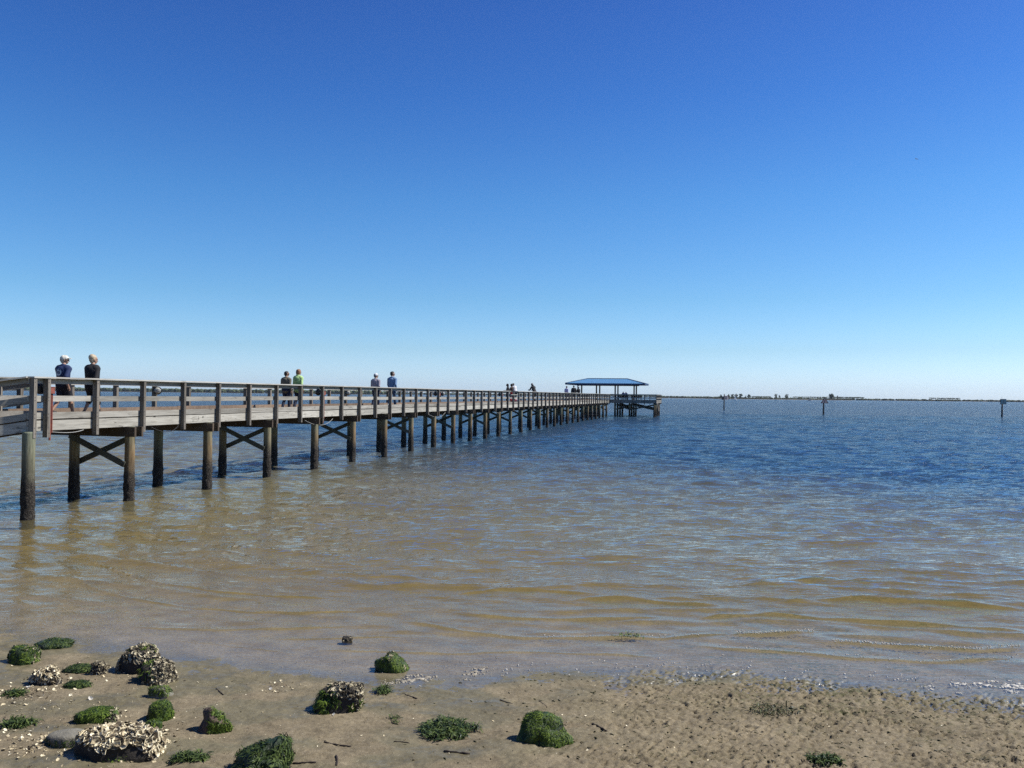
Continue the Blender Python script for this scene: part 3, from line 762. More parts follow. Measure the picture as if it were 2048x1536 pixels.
    body.location = loc; body.rotation_euler = (0, 0, rz)
    # eyes
    e = MB()
    for s in (-1, 1): e.ball(HP(.032*s, .088, .012), .0115*k, 2)
    e.build('eyes', M['eye'], body, True)
    # shirt
    C = MB(); q = 1.0; g_ = .014*k
    C.capsule(up(0, 0, hipz+.02-hem), .125*k*bu+g_, up(0, 0, hipz+.14), .12*k*bu+g_, 16, 5, 1.28, .94)
    C.capsule(up(0, 0, hipz+.12), .118*k*bu+g_, up(0, -.005, ch-.12), .13*k*bu+g_, 16, 5, 1.28, .9)
    C.capsule(up(-shw*.62, -.005, ch-.06), .085*k*bu+g_, up(shw*.62, -.005, ch-.06), .085*k*bu+g_)
    C.capsule(up(0, -.01, ch-.02), .062*k+g_, up(0, .0, ch+.025), .05*k+g_)
    for s in (-1, 1): C.capsule(up(0, -.02, ch+.022), .058*k+g_*.7, up(shw*.85*s, -.005, ch-.055), .058*k*ab+g_)
    C.capsule(up(0, -.035, ch-.10), .10*k*bu+g_, up(0, -.03, ch-.22), .10*k*bu+g_, sx=1.3)
    for s in (-1, 1):
        sh, el, wr = arm[s]
        if sleeves == 'long': C.capsule(sh, .055*k*ab+g_, el, .046*k+g_); C.capsule(el, .046*k+g_, el.lerp(wr, .93), .034*k+g_*.8)
        else: C.capsule(sh, .056*k*ab+g_, sh.lerp(el, .82), .053*k+g_)
    if hood: C.capsule(up(0, -.06, ch+.03), .075*k, up(0, -.03, ch+.06), .07*k)
    shirt_o = remeshed(C, 'shirt', M[shirt], body, max(vox, .010))
    # trousers or shorts
    T = MB()
    T.capsule(up(0, 0, hipz-.03), .13*k*bu+.01*k, up(0, 0, hipz+.09), .122*k*bu+.008*k, 16, 5, 1.28, .95)
    for s in (-1, 1):
        h_, kn, an = leg[s]
        if legs == 'long': T.capsule(h_, .092*k*bu+.012*k, kn, .066*k+.012*k); T.capsule(kn, .068*k+.01*k, kn.lerp(an, .93), .052*k+.012*k)
        elif legs == 'capri': T.capsule(h_, .094*k*bu+.014*k, kn, .075*k+.014*k); T.capsule(kn, .077*k+.01*k, kn.lerp(an, .30), .07*k+.012*k)
        else: T.capsule(h_, .096*k*bu+.018*k, h_.lerp(kn, .88), .085*k+.016*k)
    pants_o = remeshed(T, 'shorts' if legs == 'short' else 'trousers', M[pants], body, max(vox, .010))
    if shoes:
        for s in (-1, 1):
            F_ = MB(); an = leg[s][2]
            F_.capsule(an+V(0, -.055, -.04), .044*k, an+V(.012*s, .15, -.05), .036*k, sx=1.1); F_.capsule(an+V(0, -.02, -.02), .046*k, an+V(0, 0, .0), .042*k)
            remeshed(F_, 'shoe', M[shoes], body, max(vox, .010))
    # hair
    if hair:
        Hm = MB()
        def c2(a, r0, b_, r1, n=14): Hm.capsule(HP(*a), r0*k, HP(*b_), r1*k, n, 4)
        c2((0, -.035, .045), .093, (0, .0, .058), .085); c2((0, -.05, .0), .082, (0, -.045, -.03), .07)
        for s in (-1, 1): c2((.06*s, -.03, .03), .035, (.068*s, -.02, -.01), .022)
        if hair in ('mid', 'long'):
            z1 = -.10 if hair == 'mid' else -.19
            c2((0, -.05, .0), .088, (0, -.055, z1), .066)
            for s in (-1, 1): c2((.055*s, -.015, .02), .042, (.055*s, -.03, z1+.02), .034)
        if bun: c2((0, -.045, .075), .10, (0, -.02, .075), .092); c2((-.02, -.075, .10), .058, (.02, -.075, .10), .058)
        remeshed(Hm, 'hair', M[hair_m], body, max(vox, .009), 2)
    if cap:
        K = MB()
        K.capsule(HP(0, -.022, .05), .100*k, HP(0, .006, .056), .092*k, 18, 6)
        if brim:
            n = 10
            for a_, b_ in (((-.055, .085, .062), (.055, .085, .062)), ((-.05, .125, .055), (.05, .125, .055)), ((-.03, .16, .048), (.03, .16, .048))):
                K.capsule(HP(*a_), .013*k, HP(*b_), .013*k)
            K.capsule(HP(-.04, .09, .06), .013*k, HP(-.02, .165, .047), .012*k); K.capsule(HP(.04, .09, .06), .013*k, HP(.02, .165, .047), .012*k); K.capsule(HP(0, .08, .06), .014*k, HP(0, .17, .047), .012*k)
        remeshed(K, 'cap', M[cap], body, max(vox, .009), 2)
    return body, shirt_o, pants_o, dict(up=up, HP=HP, leg=leg, k=k, ch=ch, hipz=hipz, V=V)
M['eye'] = simple('eye_dark', (.02, .015, .012), .2, .1, 5)
M['lens_dark'] = simple('dark_sunglass_lens', (.012, .012, .014), .15, .1, 5)
for n_, c_ in dict(navy=(.012, .03, .105), black=(.012, .012, .016), shorts=(.010, .011, .022), olive=(.155, .135, .095), jeans=(.02, .03, .07), lime=(.50, .74, .30), lilac=(.36, .33, .38), darkblue=(.015, .022, .055), denim=(.17, .29, .47),
                   bluejeans=(.06, .12, .22), white=(.78, .78, .78), capwhite=(.78, .75, .66), grey=(.16, .165, .18), charcoal=(.02, .02, .024), red=(.45, .02, .02), blue=(.03, .08, .33), lavender=(.55, .52, .72), shoe=(.05, .045, .045), shoewhite=(.5, .5, .5)).items():
    M[n_] = cloth(n_, c_)
for n_, c_ in dict(h_white=(.55, .5, .42), h_blonde=(.56, .45, .31), h_dark=(.02, .014, .011), h_red=(.26, .125, .055), h_brown=(.06, .035, .02), h_grey=(.16, .15, .15)).items(): M[n_] = hairm(n_, c_)

def walker(label, px, head_y, y, yaw=0.0, **kw):
    """stands a figure on the deck where its pixel column meets the line y, as tall as its head top asks"""
    t = pier_t(px, y); p = pw(t, y, DZ); zt = at_dist(px, head_y, p.y).z
    H = (zt-DZ)*kw.pop('hs', 1.0)
    face = TH + yaw                                       # heading along the pier
    b_ = person(label, p, -face, H, **kw)
    return b_
# 1: the man with the round print
r1 = walker('man in white cap and navy shirt with round white print, striding along the pier', 126, 711, .8, 0, shirt='navy', pants='shorts', hair='short', hair_m='h_white', sleeves='short', legs='short',
            cap='capwhite', stride=.95, head_yaw=-.95, shoes='shoe', bulk=1.2, hem=.04, vox=.007)
def back_print(info, shirt_o):
    up, k, ch, hipz = info['up'], info['k'], info['ch'], info['hipz']
    body = shirt_o.parent; c = up(-.03, 0, ch-.16); R_ = .105*k; yb = -.25*k
    def wrapped(o):
        sw = o.modifiers.new('wrap', 'SHRINKWRAP'); sw.target = shirt_o; sw.wrap_method = 'PROJECT'; sw.use_project_y = True; sw.use_project_z = False; sw.use_project_x = False
        sw.use_positive_direction = True; sw.use_negative_direction = False
    def ringmesh(r0, r1, n=40, rings=5, sel=None):
        m_ = MB(); vs = []; fs = []
        for i in range(rings+1):
            r = r0+(r1-r0)*i/rings
            for j in range(n): a = 2*PI*j/n; vs.append((c.x+r*math.cos(a), yb, c.z+r*math.sin(a)))
        for i in range(rings):
            for j in range(n):
                if sel is None or sel(j/n): fs.append((i*n+j, i*n+(j+1) % n, (i+1)*n+(j+1) % n, (i+1)*n+j))
        m_.add(vs, fs); return m_
    lay = [(ringmesh(.004, R_, 40, 6), 'print_disc', 'print_white', .004), (ringmesh(R_*.70, R_*.93, 48, 2, lambda f: .08 < f < .42 and int(f*60) % 3 != 0), 'print_arc', 'navy', .009)]
    for m_, nm, mm, off in lay:
        o = m_.build(nm, M[mm], body); wrapped(o)
        so_ = o.modifiers.new('proud', 'DISPLACE'); so_.direction = 'Y'; so_.strength = -off; so_.mid_level = 0
    cu = bpy.data.curves.new('print_letters', 'FONT'); cu.body = 'RB'; cu.align_x = 'CENTER'; cu.align_y = 'CENTER'; cu.size = R_*1.15; cu.offset = .0015
    tmp = bpy.data.objects.new('print_letters', cu); me = bpy.data.meshes.new_from_object(tmp); bpy.data.objects.remove(tmp)
    for v in me.vertices: x, y_ = v.co.x, v.co.y; v.co = (c.x+x, yb, c.z+y_-.012)
    me.materials.clear(); me.materials.append(M['navy']); o = bpy.data.objects.new('print_letters', me); link(o, body); wrapped(o)
    so_ = o.modifiers.new('proud', 'DISPLACE'); so_.direction = 'Y'; so_.strength = -.009; so_.mid_level = 0
M['print_white'] = simple('print_white', (.62, .68, .74), .8, .06, 8)
back_print(r1[3], r1[1])
def side_stripe(r_, m, z):
    """a coloured stripe round the right leg of the shorts"""
    info = r_[3]; h_, kn, an = info['leg'][1]; c = h_.lerp(kn, .62); d = (kn-h_).normalized(); b_ = MB()
    b_.tube([c-d*.02, c+d*.012], [.109*info['k'], .107*info['k']], 20); b_.build('stripe', M[m], r_[0], True)
M['neon'] = simple('cloth_neon_stripe', (.55, .8, .08), .7, .1, 8)
side_stripe(r1, 'neon', .6)
def shades(r_, m='lens_dark', w=.075):
    HP = r_[3]['HP']; k = r_[3]['k']; b_ = MB()
    for s in (-1, 1):
        b_.capsule(HP(.02*s, .104, .014), .016*k, HP(.052*s, .096, .014), .016*k, 10, 3); b_.capsule(HP(.07*s, .08, .018), .006*k, HP(.088*s, -.01, .02), .005*k, 8, 2)
    b_.build('sunglasses', M[m], r_[0], True)
shades(r1)
r2 = walker('blonde woman with pinned up hair, black top and black cropped trousers', 184, 711, .5, 0, shirt='black', pants='charcoal', hair='short', hair_m='h_blonde', sleeves='long', legs='capri', female=True, bun=True,
            stride=.6, head_yaw=-.45, shoes='shoe', bulk=1.3, hem=.10, vox=.007)
r3 = walker('walker with short dark hair in grey olive jacket and dark trousers', 572, 742.5, 1.2, 0, shirt='olive', pants='darkblue', hair='short', hair_m='h_dark', stride=.4, head_yaw=-.7, shoes='shoe', bulk=1.15, hem=.06, vox=.007)
shades(r3)
r4 = walker('walker with reddish hair in bright lime green jacket', 596, 738.5, .95, 0, shirt='lime', pants='jeans', hair='mid', hair_m='h_red', stride=.45, head_yaw=-.5, female=True, shoes='shoe', bulk=1.15, hem=.08, vox=.007)
r5 = walker('walker in white cap, pale lilac shirt and dark trousers', 751, 747, 1.0, 0, shirt='lilac', pants='darkblue', hair='short', hair_m='h_grey', cap='white', stride=.5, head_yaw=-.8, shoes='shoe', bulk=1.15, hem=.04, vox=.008)
r6 = walker('dark haired walker in light blue denim shirt and blue jeans', 784, 743, .9, 0, shirt='denim', pants='bluejeans', hair='short', hair_m='h_dark', stride=.6, head_yaw=-.9, shoes='shoewhite', bulk=1.05, hem=.05, vox=.008)
shades(r6, 'white')
G2 = 'people fishing at the lowered rail'
r7 = walker('dark haired person in black at the lowered rail, left of the fishing group', 1015.5, 767.5, .62, -1.5, shirt='charcoal', pants='darkblue', hair='long', hair_m='h_dark', skin='skin_dark', female=True, stride=.1, arms='front', shoes='shoe', group=G2, vox=.012)
r8 = walker('dark haired person in brown top, middle of the group at the lowered rail', 1023.5, 767.5, .75, -1.2, shirt='brown', pants='red', hair='short', hair_m='h_dark', skin='skin_dark', stride=.1, arms='front', shoes='shoe', group=G2, vox=.012) if M.setdefault('brown', cloth('brown', (.07, .04, .03))) else 0
r9 = walker('person in white hooded top leaning over the lowered rail', 1031, 768.5, .78, -.75, shirt='white', pants='grey', hair='short', hair_m='h_brown', skin='skin_dark', hood=True, stride=.15, lean=.55, arms='rail', shoes='shoe', group=G2, vox=.012, hs=1.13)
r10 = walker('person in dark jacket and grey hood bent over the rail alone', 1069, 768.5, .75, -.85, shirt='charcoal', pants='charcoal', hair='mid', hair_m='h_grey', hood=True, stride=.15, lean=.5, arms='rail', shoes='shoe', vox=.012, hs=1.12)
G3 = 'people on the pier below the pavilion'
r11 = walker('person in pale lavender top left of the pavilion', 1133, 772.0, 1.3, .3, shirt='lavender', pants='jeans', hair='short', hair_m='h_grey', stride=.4, arms='swing', shoes='shoe', group=G3, vox=.014)
r12 = walker('broad person in charcoal jacket below the left end of the blue roof', 1147.5, 771.0, 1.3, -.2, shirt='charcoal', pants='charcoal', hair='short', hair_m='h_dark', stride=.3, arms='hang', shoes='shoe', bulk=1.35, group=G3, vox=.014)
r13 = walker('person in black top and white cap below the left columns of the pavilion', 1157, 773.0, 1.2, -.8, shirt='black', pants='jeans', hair='short', hair_m='h_dark', cap='white', stride=.3, arms='front', shoes='shoe', group=G3, vox=.014)
# two people bent over by the platform rail
def on_platform(label, px, head_y, t, yaw, **kw):
    a = pw(t, 0); v = ray(px, 790); kx = v.x/v.y; q = (kx*(P0.y+PDIR.y*t) - (P0.x+PDIR.x*t))/(PN.x - kx*PN.y)
    p = pw(t, q, DZ); zt = at_dist(px, head_y, p.y).z; return person(label, p, -(TH+yaw), max(1.5, (zt-DZ))*kw.pop('hs', 1.0), group='people leaning on the platform rail', vox=.014, shoes='shoe', **kw)
on_platform('person in blue shirt leaning over the platform rail under the roof, the left one', 1247, 781, T0+1.9, PI, shirt='blue', pants='charcoal', hair='short', hair_m='h_dark', skin='skin_dark', lean=.75, arms='rail', stride=.15, hs=1.0)
on_platform('person in blue shirt leaning over the platform rail under the roof, the right one', 1252.5, 781.5, T0+2.0, PI, shirt='blue', pants='charcoal', hair='short', hair_m='h_dark', skin='skin_dark', lean=.75, arms='rail', stride=.15, hs=1.0)

# a red cooler on the deck at the lowered rail
ck = empty('cooler', pw(pier_t(1028.5, .45), .45, DZ), PRZ); tag(ck, 'red cooler box with white lid on the deck at the lowered rail', 'cooler')
M['cooler_red'] = simple('cooler_red', (.55, .02, .03), .4, .1, 6)
b = MB(); b.box(-.32, .32, -.18, .18, 0, .36); b.build('body', M['cooler_red'], ck, bevel=.03)
b = MB(); b.box(-.335, .335, -.195, .195, .362, .43); b.build('lid', M['white'], ck, bevel=.02)
b = MB(); b.tube([(-.34, 0, .25), (-.37, -.1, .25), (-.37, .1, .25), (-.34, 0, .25)], .012, 6); b.build('handle', M['white'], ck)
# ------------------------------------------------------------------ rocks, weed and litter on the beach
def algae_mat(name, dark, mid, light):
    m, nt, out = mat(name); g = N(nt); isl = g.island(); n = g.noise(g.coord('Object'), 9, 4, .6)
    v = g.math('ADD', g.math('MULTIPLY', isl, .45), g.math('MULTIPLY', n, .62))
    c = g.ramp(v, [(.28, dark), (.52, mid), (.80, light)])
    g.pbr(out, c, g.rng(isl, 0, 1, .4, .8), None, spec=.25); return m
M['algae'] = algae_mat('green_algae', (.006, .013, .003), (.048, .084, .008), (.15, .21, .028))
M['algae_dark'] = algae_mat('dark_green_algae', (.005, .010, .004), (.026, .048, .010), (.09, .125, .03))
M['weed_dry'] = algae_mat('olive_weed', (.02, .022, .01), (.05, .055, .02), (.10, .10, .04))
def shell_mat():
    m, nt, out = mat('oyster_shell'); g = N(nt); isl = g.island(); n = g.noise(g.coord('Object'), 55, 4, .65)
    c = g.ramp(g.math('ADD', g.math('MULTIPLY', isl, .75), g.math('MULTIPLY', n, .3)), [(.16, (.025, .02, .014)), (.36, (.17, .13, .08)), (.56, (.52, .44, .28)), (.88, (.82, .74, .54))])
    g.pbr(out, c, .75, g.bump(n, .004), spec=.3); return m
M['shell'] = shell_mat()
def dark_shell_mat():
    m, nt, out = mat('weathered_oyster_shell'); g = N(nt); isl = g.island(); n = g.noise(g.coord('Object'), 55, 4, .65)
    c = g.ramp(g.math('ADD', g.math('MULTIPLY', isl, .75), g.math('MULTIPLY', n, .3)), [(.2, (.02, .017, .012)), (.48, (.09, .074, .05)), (.66, (.36, .31, .20)), (.92, (.66, .59, .42))])
    g.pbr(out, c, .75, g.bump(n, .004), spec=.3); return m
M['shell_dark'] = dark_shell_mat()
def rock_mat(name, a, b_):
    m, nt, out = mat(name); g = N(nt); co = g.coord('Object'); n = g.noise(co, 7, 5, .65); f = g.noise(co, 45, 4, .7)
    c = g.mix(g.rng(g.math('ADD', g.math('MULTIPLY', n, .6), g.math('MULTIPLY', f, .4)), .35, .65), a, b_)
    g.pbr(out, c, .8, g.bump(f, .012), spec=.35); return m
M['rock_dark'] = rock_mat('wet_dark_rock', (.012, .011, .009), (.05, .043, .035)); M['rock_grey'] = rock_mat('grey_stone', (.13, .12, .095), (.24, .225, .18)); M['rock_brown'] = rock_mat('brown_stone', (.05, .035, .025), (.14, .10, .075))
def slick_mat(name, a, b_, c_):
    m, nt, out = mat(name); g = N(nt); co = g.coord('Object'); n = g.noise(co, 9, 5, .65, .4); f = g.noise(g.coord('Object', (1, 1, .4)), 60, 4, .7)
    c = g.ramp(g.math('ADD', g.math('MULTIPLY', n, .65), g.math('MULTIPLY', f, .35)), [(.36, (.014, .013, .008)), (.43, a), (.54, b_), (.68, c_)])
    g.pbr(out, c, g.rng(f, .35, .65, .35, .6), g.bump(f, .02), spec=.4); return m
M['rock_algae'] = slick_mat('algae_slick_rock', (.012, .028, .005), (.045, .085, .010), (.11, .17, .022)); M['rock_algae_dark'] = slick_mat('dark_algae_slick_rock', (.008, .018, .006), (.018, .040, .012), (.045, .085, .025))
def rock_body(L, D, H, seed, rough=.22, flat=0.0, skew=0.0, slope=0.0):
    """an irregular boulder: returns mesh builder, and sampled surface points with normals"""
    bm = bmesh.new(); bmesh.ops.create_icosphere(bm, subdivisions=4, radius=1)
    o = Vector((seed*3.7, seed*1.3, seed*2.1))
    for v in bm.verts:
        d = v.co.normalized()
        k = 1 + rough*mnoise.noise(d*1.3+o)*1.3 + rough*.55*mnoise.noise(d*3.1+o) + rough*.22*mnoise.noise(d*7.0+o)
        # facets: clip by a few random planes
        p = d*k
        v.co = p
    rl = random.Random(seed*13+1)
    for _ in range(5):
        pl = Vector((rl.gauss(0, 1), rl.gauss(0, 1), rl.uniform(-.1, 1))).normalized(); h = rl.uniform(.72, .92)
        for v in bm.verts:
            e = v.co.dot(pl)-h
            if e > 0: v.co -= pl*e*.75
    for v in bm.verts:
        z = v.co.z*(1+slope*v.co.x)
        if z < 0: z *= .55
        if not flat:
            if z > .58: z = .58+(z-.58)*.35
            z *= 1.3
        z *= 1.0 if not flat else 1.12
        v.co = Vector((v.co.x*L/2 + skew*z*L*.3, v.co.y*D/2, z*H))
    bm.normal_update()
    pts = []
    for f in bm.faces: pts.append((f.calc_center_median(), f.normal.copy(), f.calc_area()))
    b = MB(); b.add([v.co for v in bm.verts], [tuple(v.index for v in f.verts) for f in bm.faces]); bm.free()
    return b, pts
def sample(pts, n, rl, keep):
    pool = [(p, nn) for p, nn, a in pts if keep(p, nn)]; wts = [a for p, nn, a in pts if keep(p, nn)]
    return rl.choices(pool, weights=wts, k=n) if pool else []
def add_shell(b, p, nrm, s_, rl):
    """one oyster valve: a cupped, ragged teardrop with some thickness"""
    ax = (nrm + Vector((rl.gauss(0, .42), rl.gauss(0, .42), rl.gauss(0, .35)))).normalized()
    t = ax.cross(Vector((rl.gauss(0, 1), rl.gauss(0, 1), rl.gauss(0, 1)))).normalized(); u = ax.cross(t); w_ = rl.uniform(.5, .8); cup = rl.uniform(.12, .3)
    n = 8; vs = [p - nrm*s_*.15 + ax*s_*.02]
    for i in range(n):
        a = 2*PI*i/n; r = s_*(1+.22*rl.uniform(-1, 1)); q = t*math.cos(a)*r + u*math.sin(a)*r*w_
        vs.append(p + q + ax*(cup*s_*(.6+.5*math.cos(a)) + s_*.12*rl.uniform(-1, 1)))
    m_ = len(vs); vs += [v - ax*s_*.14 for v in vs]
    fs = [(0, 1+i, 1+(i+1) % n) for i in range(n)] + [(m_, m_+1+(i+1) % n, m_+1+i) for i in range(n)] + [(1+i, m_+1+i, m_+1+(i+1) % n, 1+(i+1) % n) for i in range(n)]
    b.add(vs, fs)
def add_blade(b, p, nrm, s_, rl, lift=.25, down=True):
    """a short strand of algae that hugs the surface and hangs downhill"""
    d = Vector((rl.gauss(0, 1), rl.gauss(0, 1), rl.gauss(0, 1)-(1.0 if down else 0)));
    d = (d - nrm*d.dot(nrm))
    if d.length < 1e-3: return
    d.normalize(); sd = nrm.cross(d); s_ *= 1.25; w_ = s_*rl.uniform(.045, .105); lf = lift*rl.uniform(.3, 1.3)
    vs = []
    for i, (f, h, ww) in enumerate(((0, -.05, .7), (.35, .7*lf, 1), (.7, .8*lf, .9), (1.0, .25*lf, .2))):
        c = p + d*s_*f + nrm*s_*h + sd*s_*.15*math.sin(f*3+rl.random()*2); vs += [c - sd*w_*ww, c + sd*w_*ww]
    b.add(vs, [(0, 1, 3, 2), (2, 3, 5, 4), (4, 5, 7, 6)])
def place(x0, yt, x1, yb, depth_k=.6):
    """world foot point, length, depth and height of something filling a photo box"""
    yb_ = yb; c = ground((x0+x1)/2, yb_, 0)
    for _ in range(4): c = ground((x0+x1)/2, yb_, max(0, ground_z(c.x, c.y)))
    dist = math.hypot(c.y, CAM_H); L = (x1-x0)*dist/F; D = L*depth_k
    tanv = CAM_H/c.y; sv_ = math.sin(math.atan(tanv)); cv = math.cos(math.atan(tanv))
    tot = (yb-yt)*dist/F; D = min(D, tot*.75/sv_)
    H = max(.02, (tot - D*sv_*.72)/cv)
    ctr = Vector((c.x, c.y + D*.46, 0)); ctr.z = ground_z(ctr.x, ctr.y); H += max(0, -ctr.z)
    return ctr, L, D, H
nrock = [0]
def rock(box, label, body='rock_dark', shells=None, algae=None, nsh=0, nal=0, ssz=.035, asz=.05, dk=.65, rough=.22, skew=0.0, am='algae', lift=.25, lw=.94, slope=0.0, peak=0, sm='shell_dark', name='rock', grp='rocks on the beach'):
    """shells / algae: tests on a point (in units of the rock's half size) that say where each grows"""
    nrock[0] += 1; sd_ = nrock[0]; c, L, D, H = place(*box, depth_k=dk); rl = random.Random(sd_*71)
    root = empty(name, c, 0.0); tag(root, label, 'rock', grp)
    b, pts = rock_body(L*lw, D, H*1.0, sd_, rough, flat=peak, skew=skew, slope=slope)
    b.build('stone', M[body], root, True)
    U = lambda p: (p.x/(L/2), p.y/(D/2), p.z/H)
    if shells:
        s_ = MB()
        for p, nn in sample(pts, nsh, rl, lambda p, nn: p.z > -.01*H and shells(*U(p), nn)): add_shell(s_, p, nn, ssz*rl.uniform(.55, 1.25), rl)
        s_.build('oyster_crust', M[sm], root)
    if algae:
        s_ = MB()
        for p, nn in sample(pts, nal, rl, lambda p, nn: p.z > -.02*H and algae(*U(p), nn) and mnoise.noise(p*11+Vector((sd_*3.3, 0, 0))) > -.22): add_blade(s_, p, nn, asz*rl.uniform(.5, 1.3), rl, lift)
        s_.build('algae_cover', M[am], root)
    return root
ALL = lambda x, y, z, n: True
rock((133, 1447, 312, 1522), 'largest boulder, crusted thickly with pale oyster shells, dark below', shells=lambda x, y, z, n: z > .50 + .10*math.sin(7*x) - .55*max(0, y) or x > .68, nsh=950, ssz=.040, lw=.86, sm='shell', algae=lambda x, y, z, n: z < .15 and -.1 < x < .25, nal=40, dk=.55, rough=.2)
rock((222, 1291, 320, 1348), 'oyster crusted boulder with dark hollow front and a green weed cap', shells=lambda x, y, z, n: z > .45 or abs(x) > .72, nsh=620, ssz=.032, algae=lambda x, y, z, n: z > .78 and y > -.1, nal=240, asz=.038, dk=.6)
rock((266, 1318, 343, 1370), 'oyster crusted rock with a green patch, leaning against the boulder with the weed cap', shells=lambda x, y, z, n: x > -.15 or z < .2 and x > -.5, nsh=620, ssz=.028, algae=lambda x, y, z, n: x < -.05 and z > .35, nal=160, asz=.06, dk=.7)
rock((52, 1335, 112, 1372), 'small clump of pale oyster shells, leftmost of the oyster clumps', shells=lambda x, y, z, n: z > .2, nsh=330, sm='shell', ssz=.028, dk=.6, name='oyster_clump', rough=.3)
rock((183, 1322, 208, 1350), 'low brownish cluster of shells left of the boulder with the weed cap', shells=ALL, nsh=120, ssz=.022, dk=.9, name='oyster_clump', rough=.4)
rock((2, 1293, 72, 1331), 'rounded green rock with shells on both flanks near the left edge', shells=lambda x, y, z, n: abs(x) > .62 or (z > .8 and x > 0), nsh=150, ssz=.022, algae=lambda x, y, z, n: abs(x) < .8, nal=841, asz=.034, rough=.25, body='rock_algae')
rock((54, 1277, 128, 1299), 'low rock wrapped in dark green weed, farthest left one by the water', algae=ALL, nal=792, asz=.038, am='algae_dark', dk=.8, body='rock_algae_dark')
rock((118, 1329, 182, 1347), 'flat dark green weedy rock between the two small oyster clumps', algae=ALL, nal=572, asz=.038, am='algae_dark', dk=.8, body='rock_algae_dark')
rock((116, 1361, 176, 1378), 'flat streak of dark green weed below the leftmost oyster clump', algae=ALL, nal=528, asz=.038, am='algae_dark', dk=.8, shells=lambda x, y, z, n: x < -.7 and z < .5, nsh=14, ssz=.02, body='rock_algae_dark')
rock((291, 1371, 338, 1398), 'small grey green rock standing just above the round green one', body='rock_grey', algae=lambda x, y, z, n: z > .3, nal=544, asz=.03, dk=.7)
rock((288, 1401, 338, 1444), 'round bright green mossy rock in the left rock cluster', algae=ALL, nal=935, asz=.03, lift=.15, dk=.75, rough=.15, body='rock_algae')
rock((284, 1440, 319, 1462), 'small green lump touching the foot of the round mossy rock', algae=ALL, nal=355, asz=.03, dk=.7, shells=lambda x, y, z, n: x < -.6, nsh=20, ssz=.018, body='rock_algae')
rock((134, 1415, 228, 1448), 'long green algae covered rock with shells on its right end', algae=lambda x, y, z, n: x < .6, nal=1215, asz=.034, lift=.18, shells=lambda x, y, z, n: x > .55, nsh=90, ssz=.022, dk=.6, rough=.18, body='rock_algae')
rock((80, 1458, 165, 1496), 'smooth grey stone with a bare flat top beside the largest boulder', body='rock_grey', algae=lambda x, y, z, n: z < .5 and x > -.4 or n.y < -.5 and z < .6, nal=260, asz=.03, am='algae_dark', dk=.7, rough=.12)
rock((388, 1431, 455, 1469), 'rock that is half brown stone and half green weed', body='rock_brown', algae=lambda x, y, z, n: x > -.15, nal=1105, asz=.034, dk=.7, rough=.34, slope=-.2, peak=1)
rock((446, 1486, 566, 1556), 'big ragged mound of green weed over a rock at the bottom edge', algae=ALL, nal=1870, asz=.05, am='algae_dark', lift=.3, dk=.8, rough=.42, slope=.5, peak=1, body='rock_algae_dark')
rock((615, 1367, 722, 1428), 'rock with a crown of pale oyster shells and green front beside the wet sand', shells=lambda x, y, z, n: z > .55 and x > -.35 or x > .62, nsh=420, ssz=.028, algae=lambda x, y, z, n: z < .75 and x < .1 or x > .5 and z < .4, nal=700, asz=.055, dk=.6, skew=.2, slope=.3)
rock((680, 1271, 705, 1283), 'small dark barnacled rock standing alone in the shallows', shells=lambda x, y, z, n: z > .3, nsh=60, ssz=.014, dk=.8, rough=.3)
rock((746, 1309, 818, 1345), 'dome of green algae at the edge of the water with a few shells', algae=ALL, nal=1122, asz=.03, lift=.18, shells=lambda x, y, z, n: z > .75 and -.5 < x < .05 or x > .6 and z < .4, nsh=80, ssz=.018, dk=.65, rough=.24, slope=-.35, peak=1, body='rock_algae')
rock((1030, 1442, 1143, 1495), 'bright green mossy rock with a black shaded left face, farthest right of the rocks', algae=lambda x, y, z, n: x > -.35 or z > .7, nal=1870, asz=.03, lift=.14, dk=.6, rough=.3, skew=.1, slope=-.3, peak=1, body='rock_algae')
def weed_mat(box, label, n=900, asz=.05, hk=.04, am='algae_dark', cover=.0):
    """loose seaweed lying on the sand"""
    c, L, D, H = place(*box, depth_k=3.0); tot = (box[3]-box[1])*math.hypot(c.y, CAM_H)/F; D = tot*c.y/CAM_H*.92; c.y = c.y - 0; rl = random.Random(int(box[0])*7+3)
    f = ground((box[0]+box[2])/2, box[3]); c = Vector((f.x, f.y+D/2, 0)); c.z = max(0, ground_z(c.x, c.y))
    b = MB(); k = 0
    while k < n:
        x, y = rl.uniform(-1, 1), rl.uniform(-1, 1); e = x*x+y*y + .9*mnoise.noise(Vector((x*2.2, y*2.2, box[0])))
        if e > .78: continue
        k += 1; p = Vector((x*L/2, y*D/2, max(0, ground_z(c.x+x*L/2, c.y+y*D/2))-max(0, c.z) + hk*(1-e)*rl.random()+.002))
        add_blade(b, p, Vector((rl.gauss(0, .3), rl.gauss(0, .3), 1)).normalized(), asz*rl.uniform(.5, 1.4), rl, .35, False)
    o = b.build('seaweed', M[am]); o.location = c; tag(o, label, 'seaweed', 'seaweed on the sand'); return o
weed_mat((832, 1442, 950, 1494), 'spread of green seaweed on bare sand left of the farthest right rock', 1500, .055, .05)
weed_mat((744, 1376, 783, 1391), 'small tuft of green seaweed right of the shell crowned rock', 260, .045, .04)
weed_mat((0, 1390, 36, 1404), 'thin green seaweed streak cut by the left edge, the upper one', 280, .05, .02)
weed_mat((-12, 1450, 52, 1472), 'green seaweed streak cut by the left edge, the lower one', 480, .05, .03)
weed_mat((333, 1523, 402, 1548), 'green seaweed at the bottom edge left of the big weedy mound', 500, .05, .04)
weed_mat((1625, 1523, 1692, 1546), 'lone green seaweed tuft at the bottom edge on the right', 420, .05, .03)
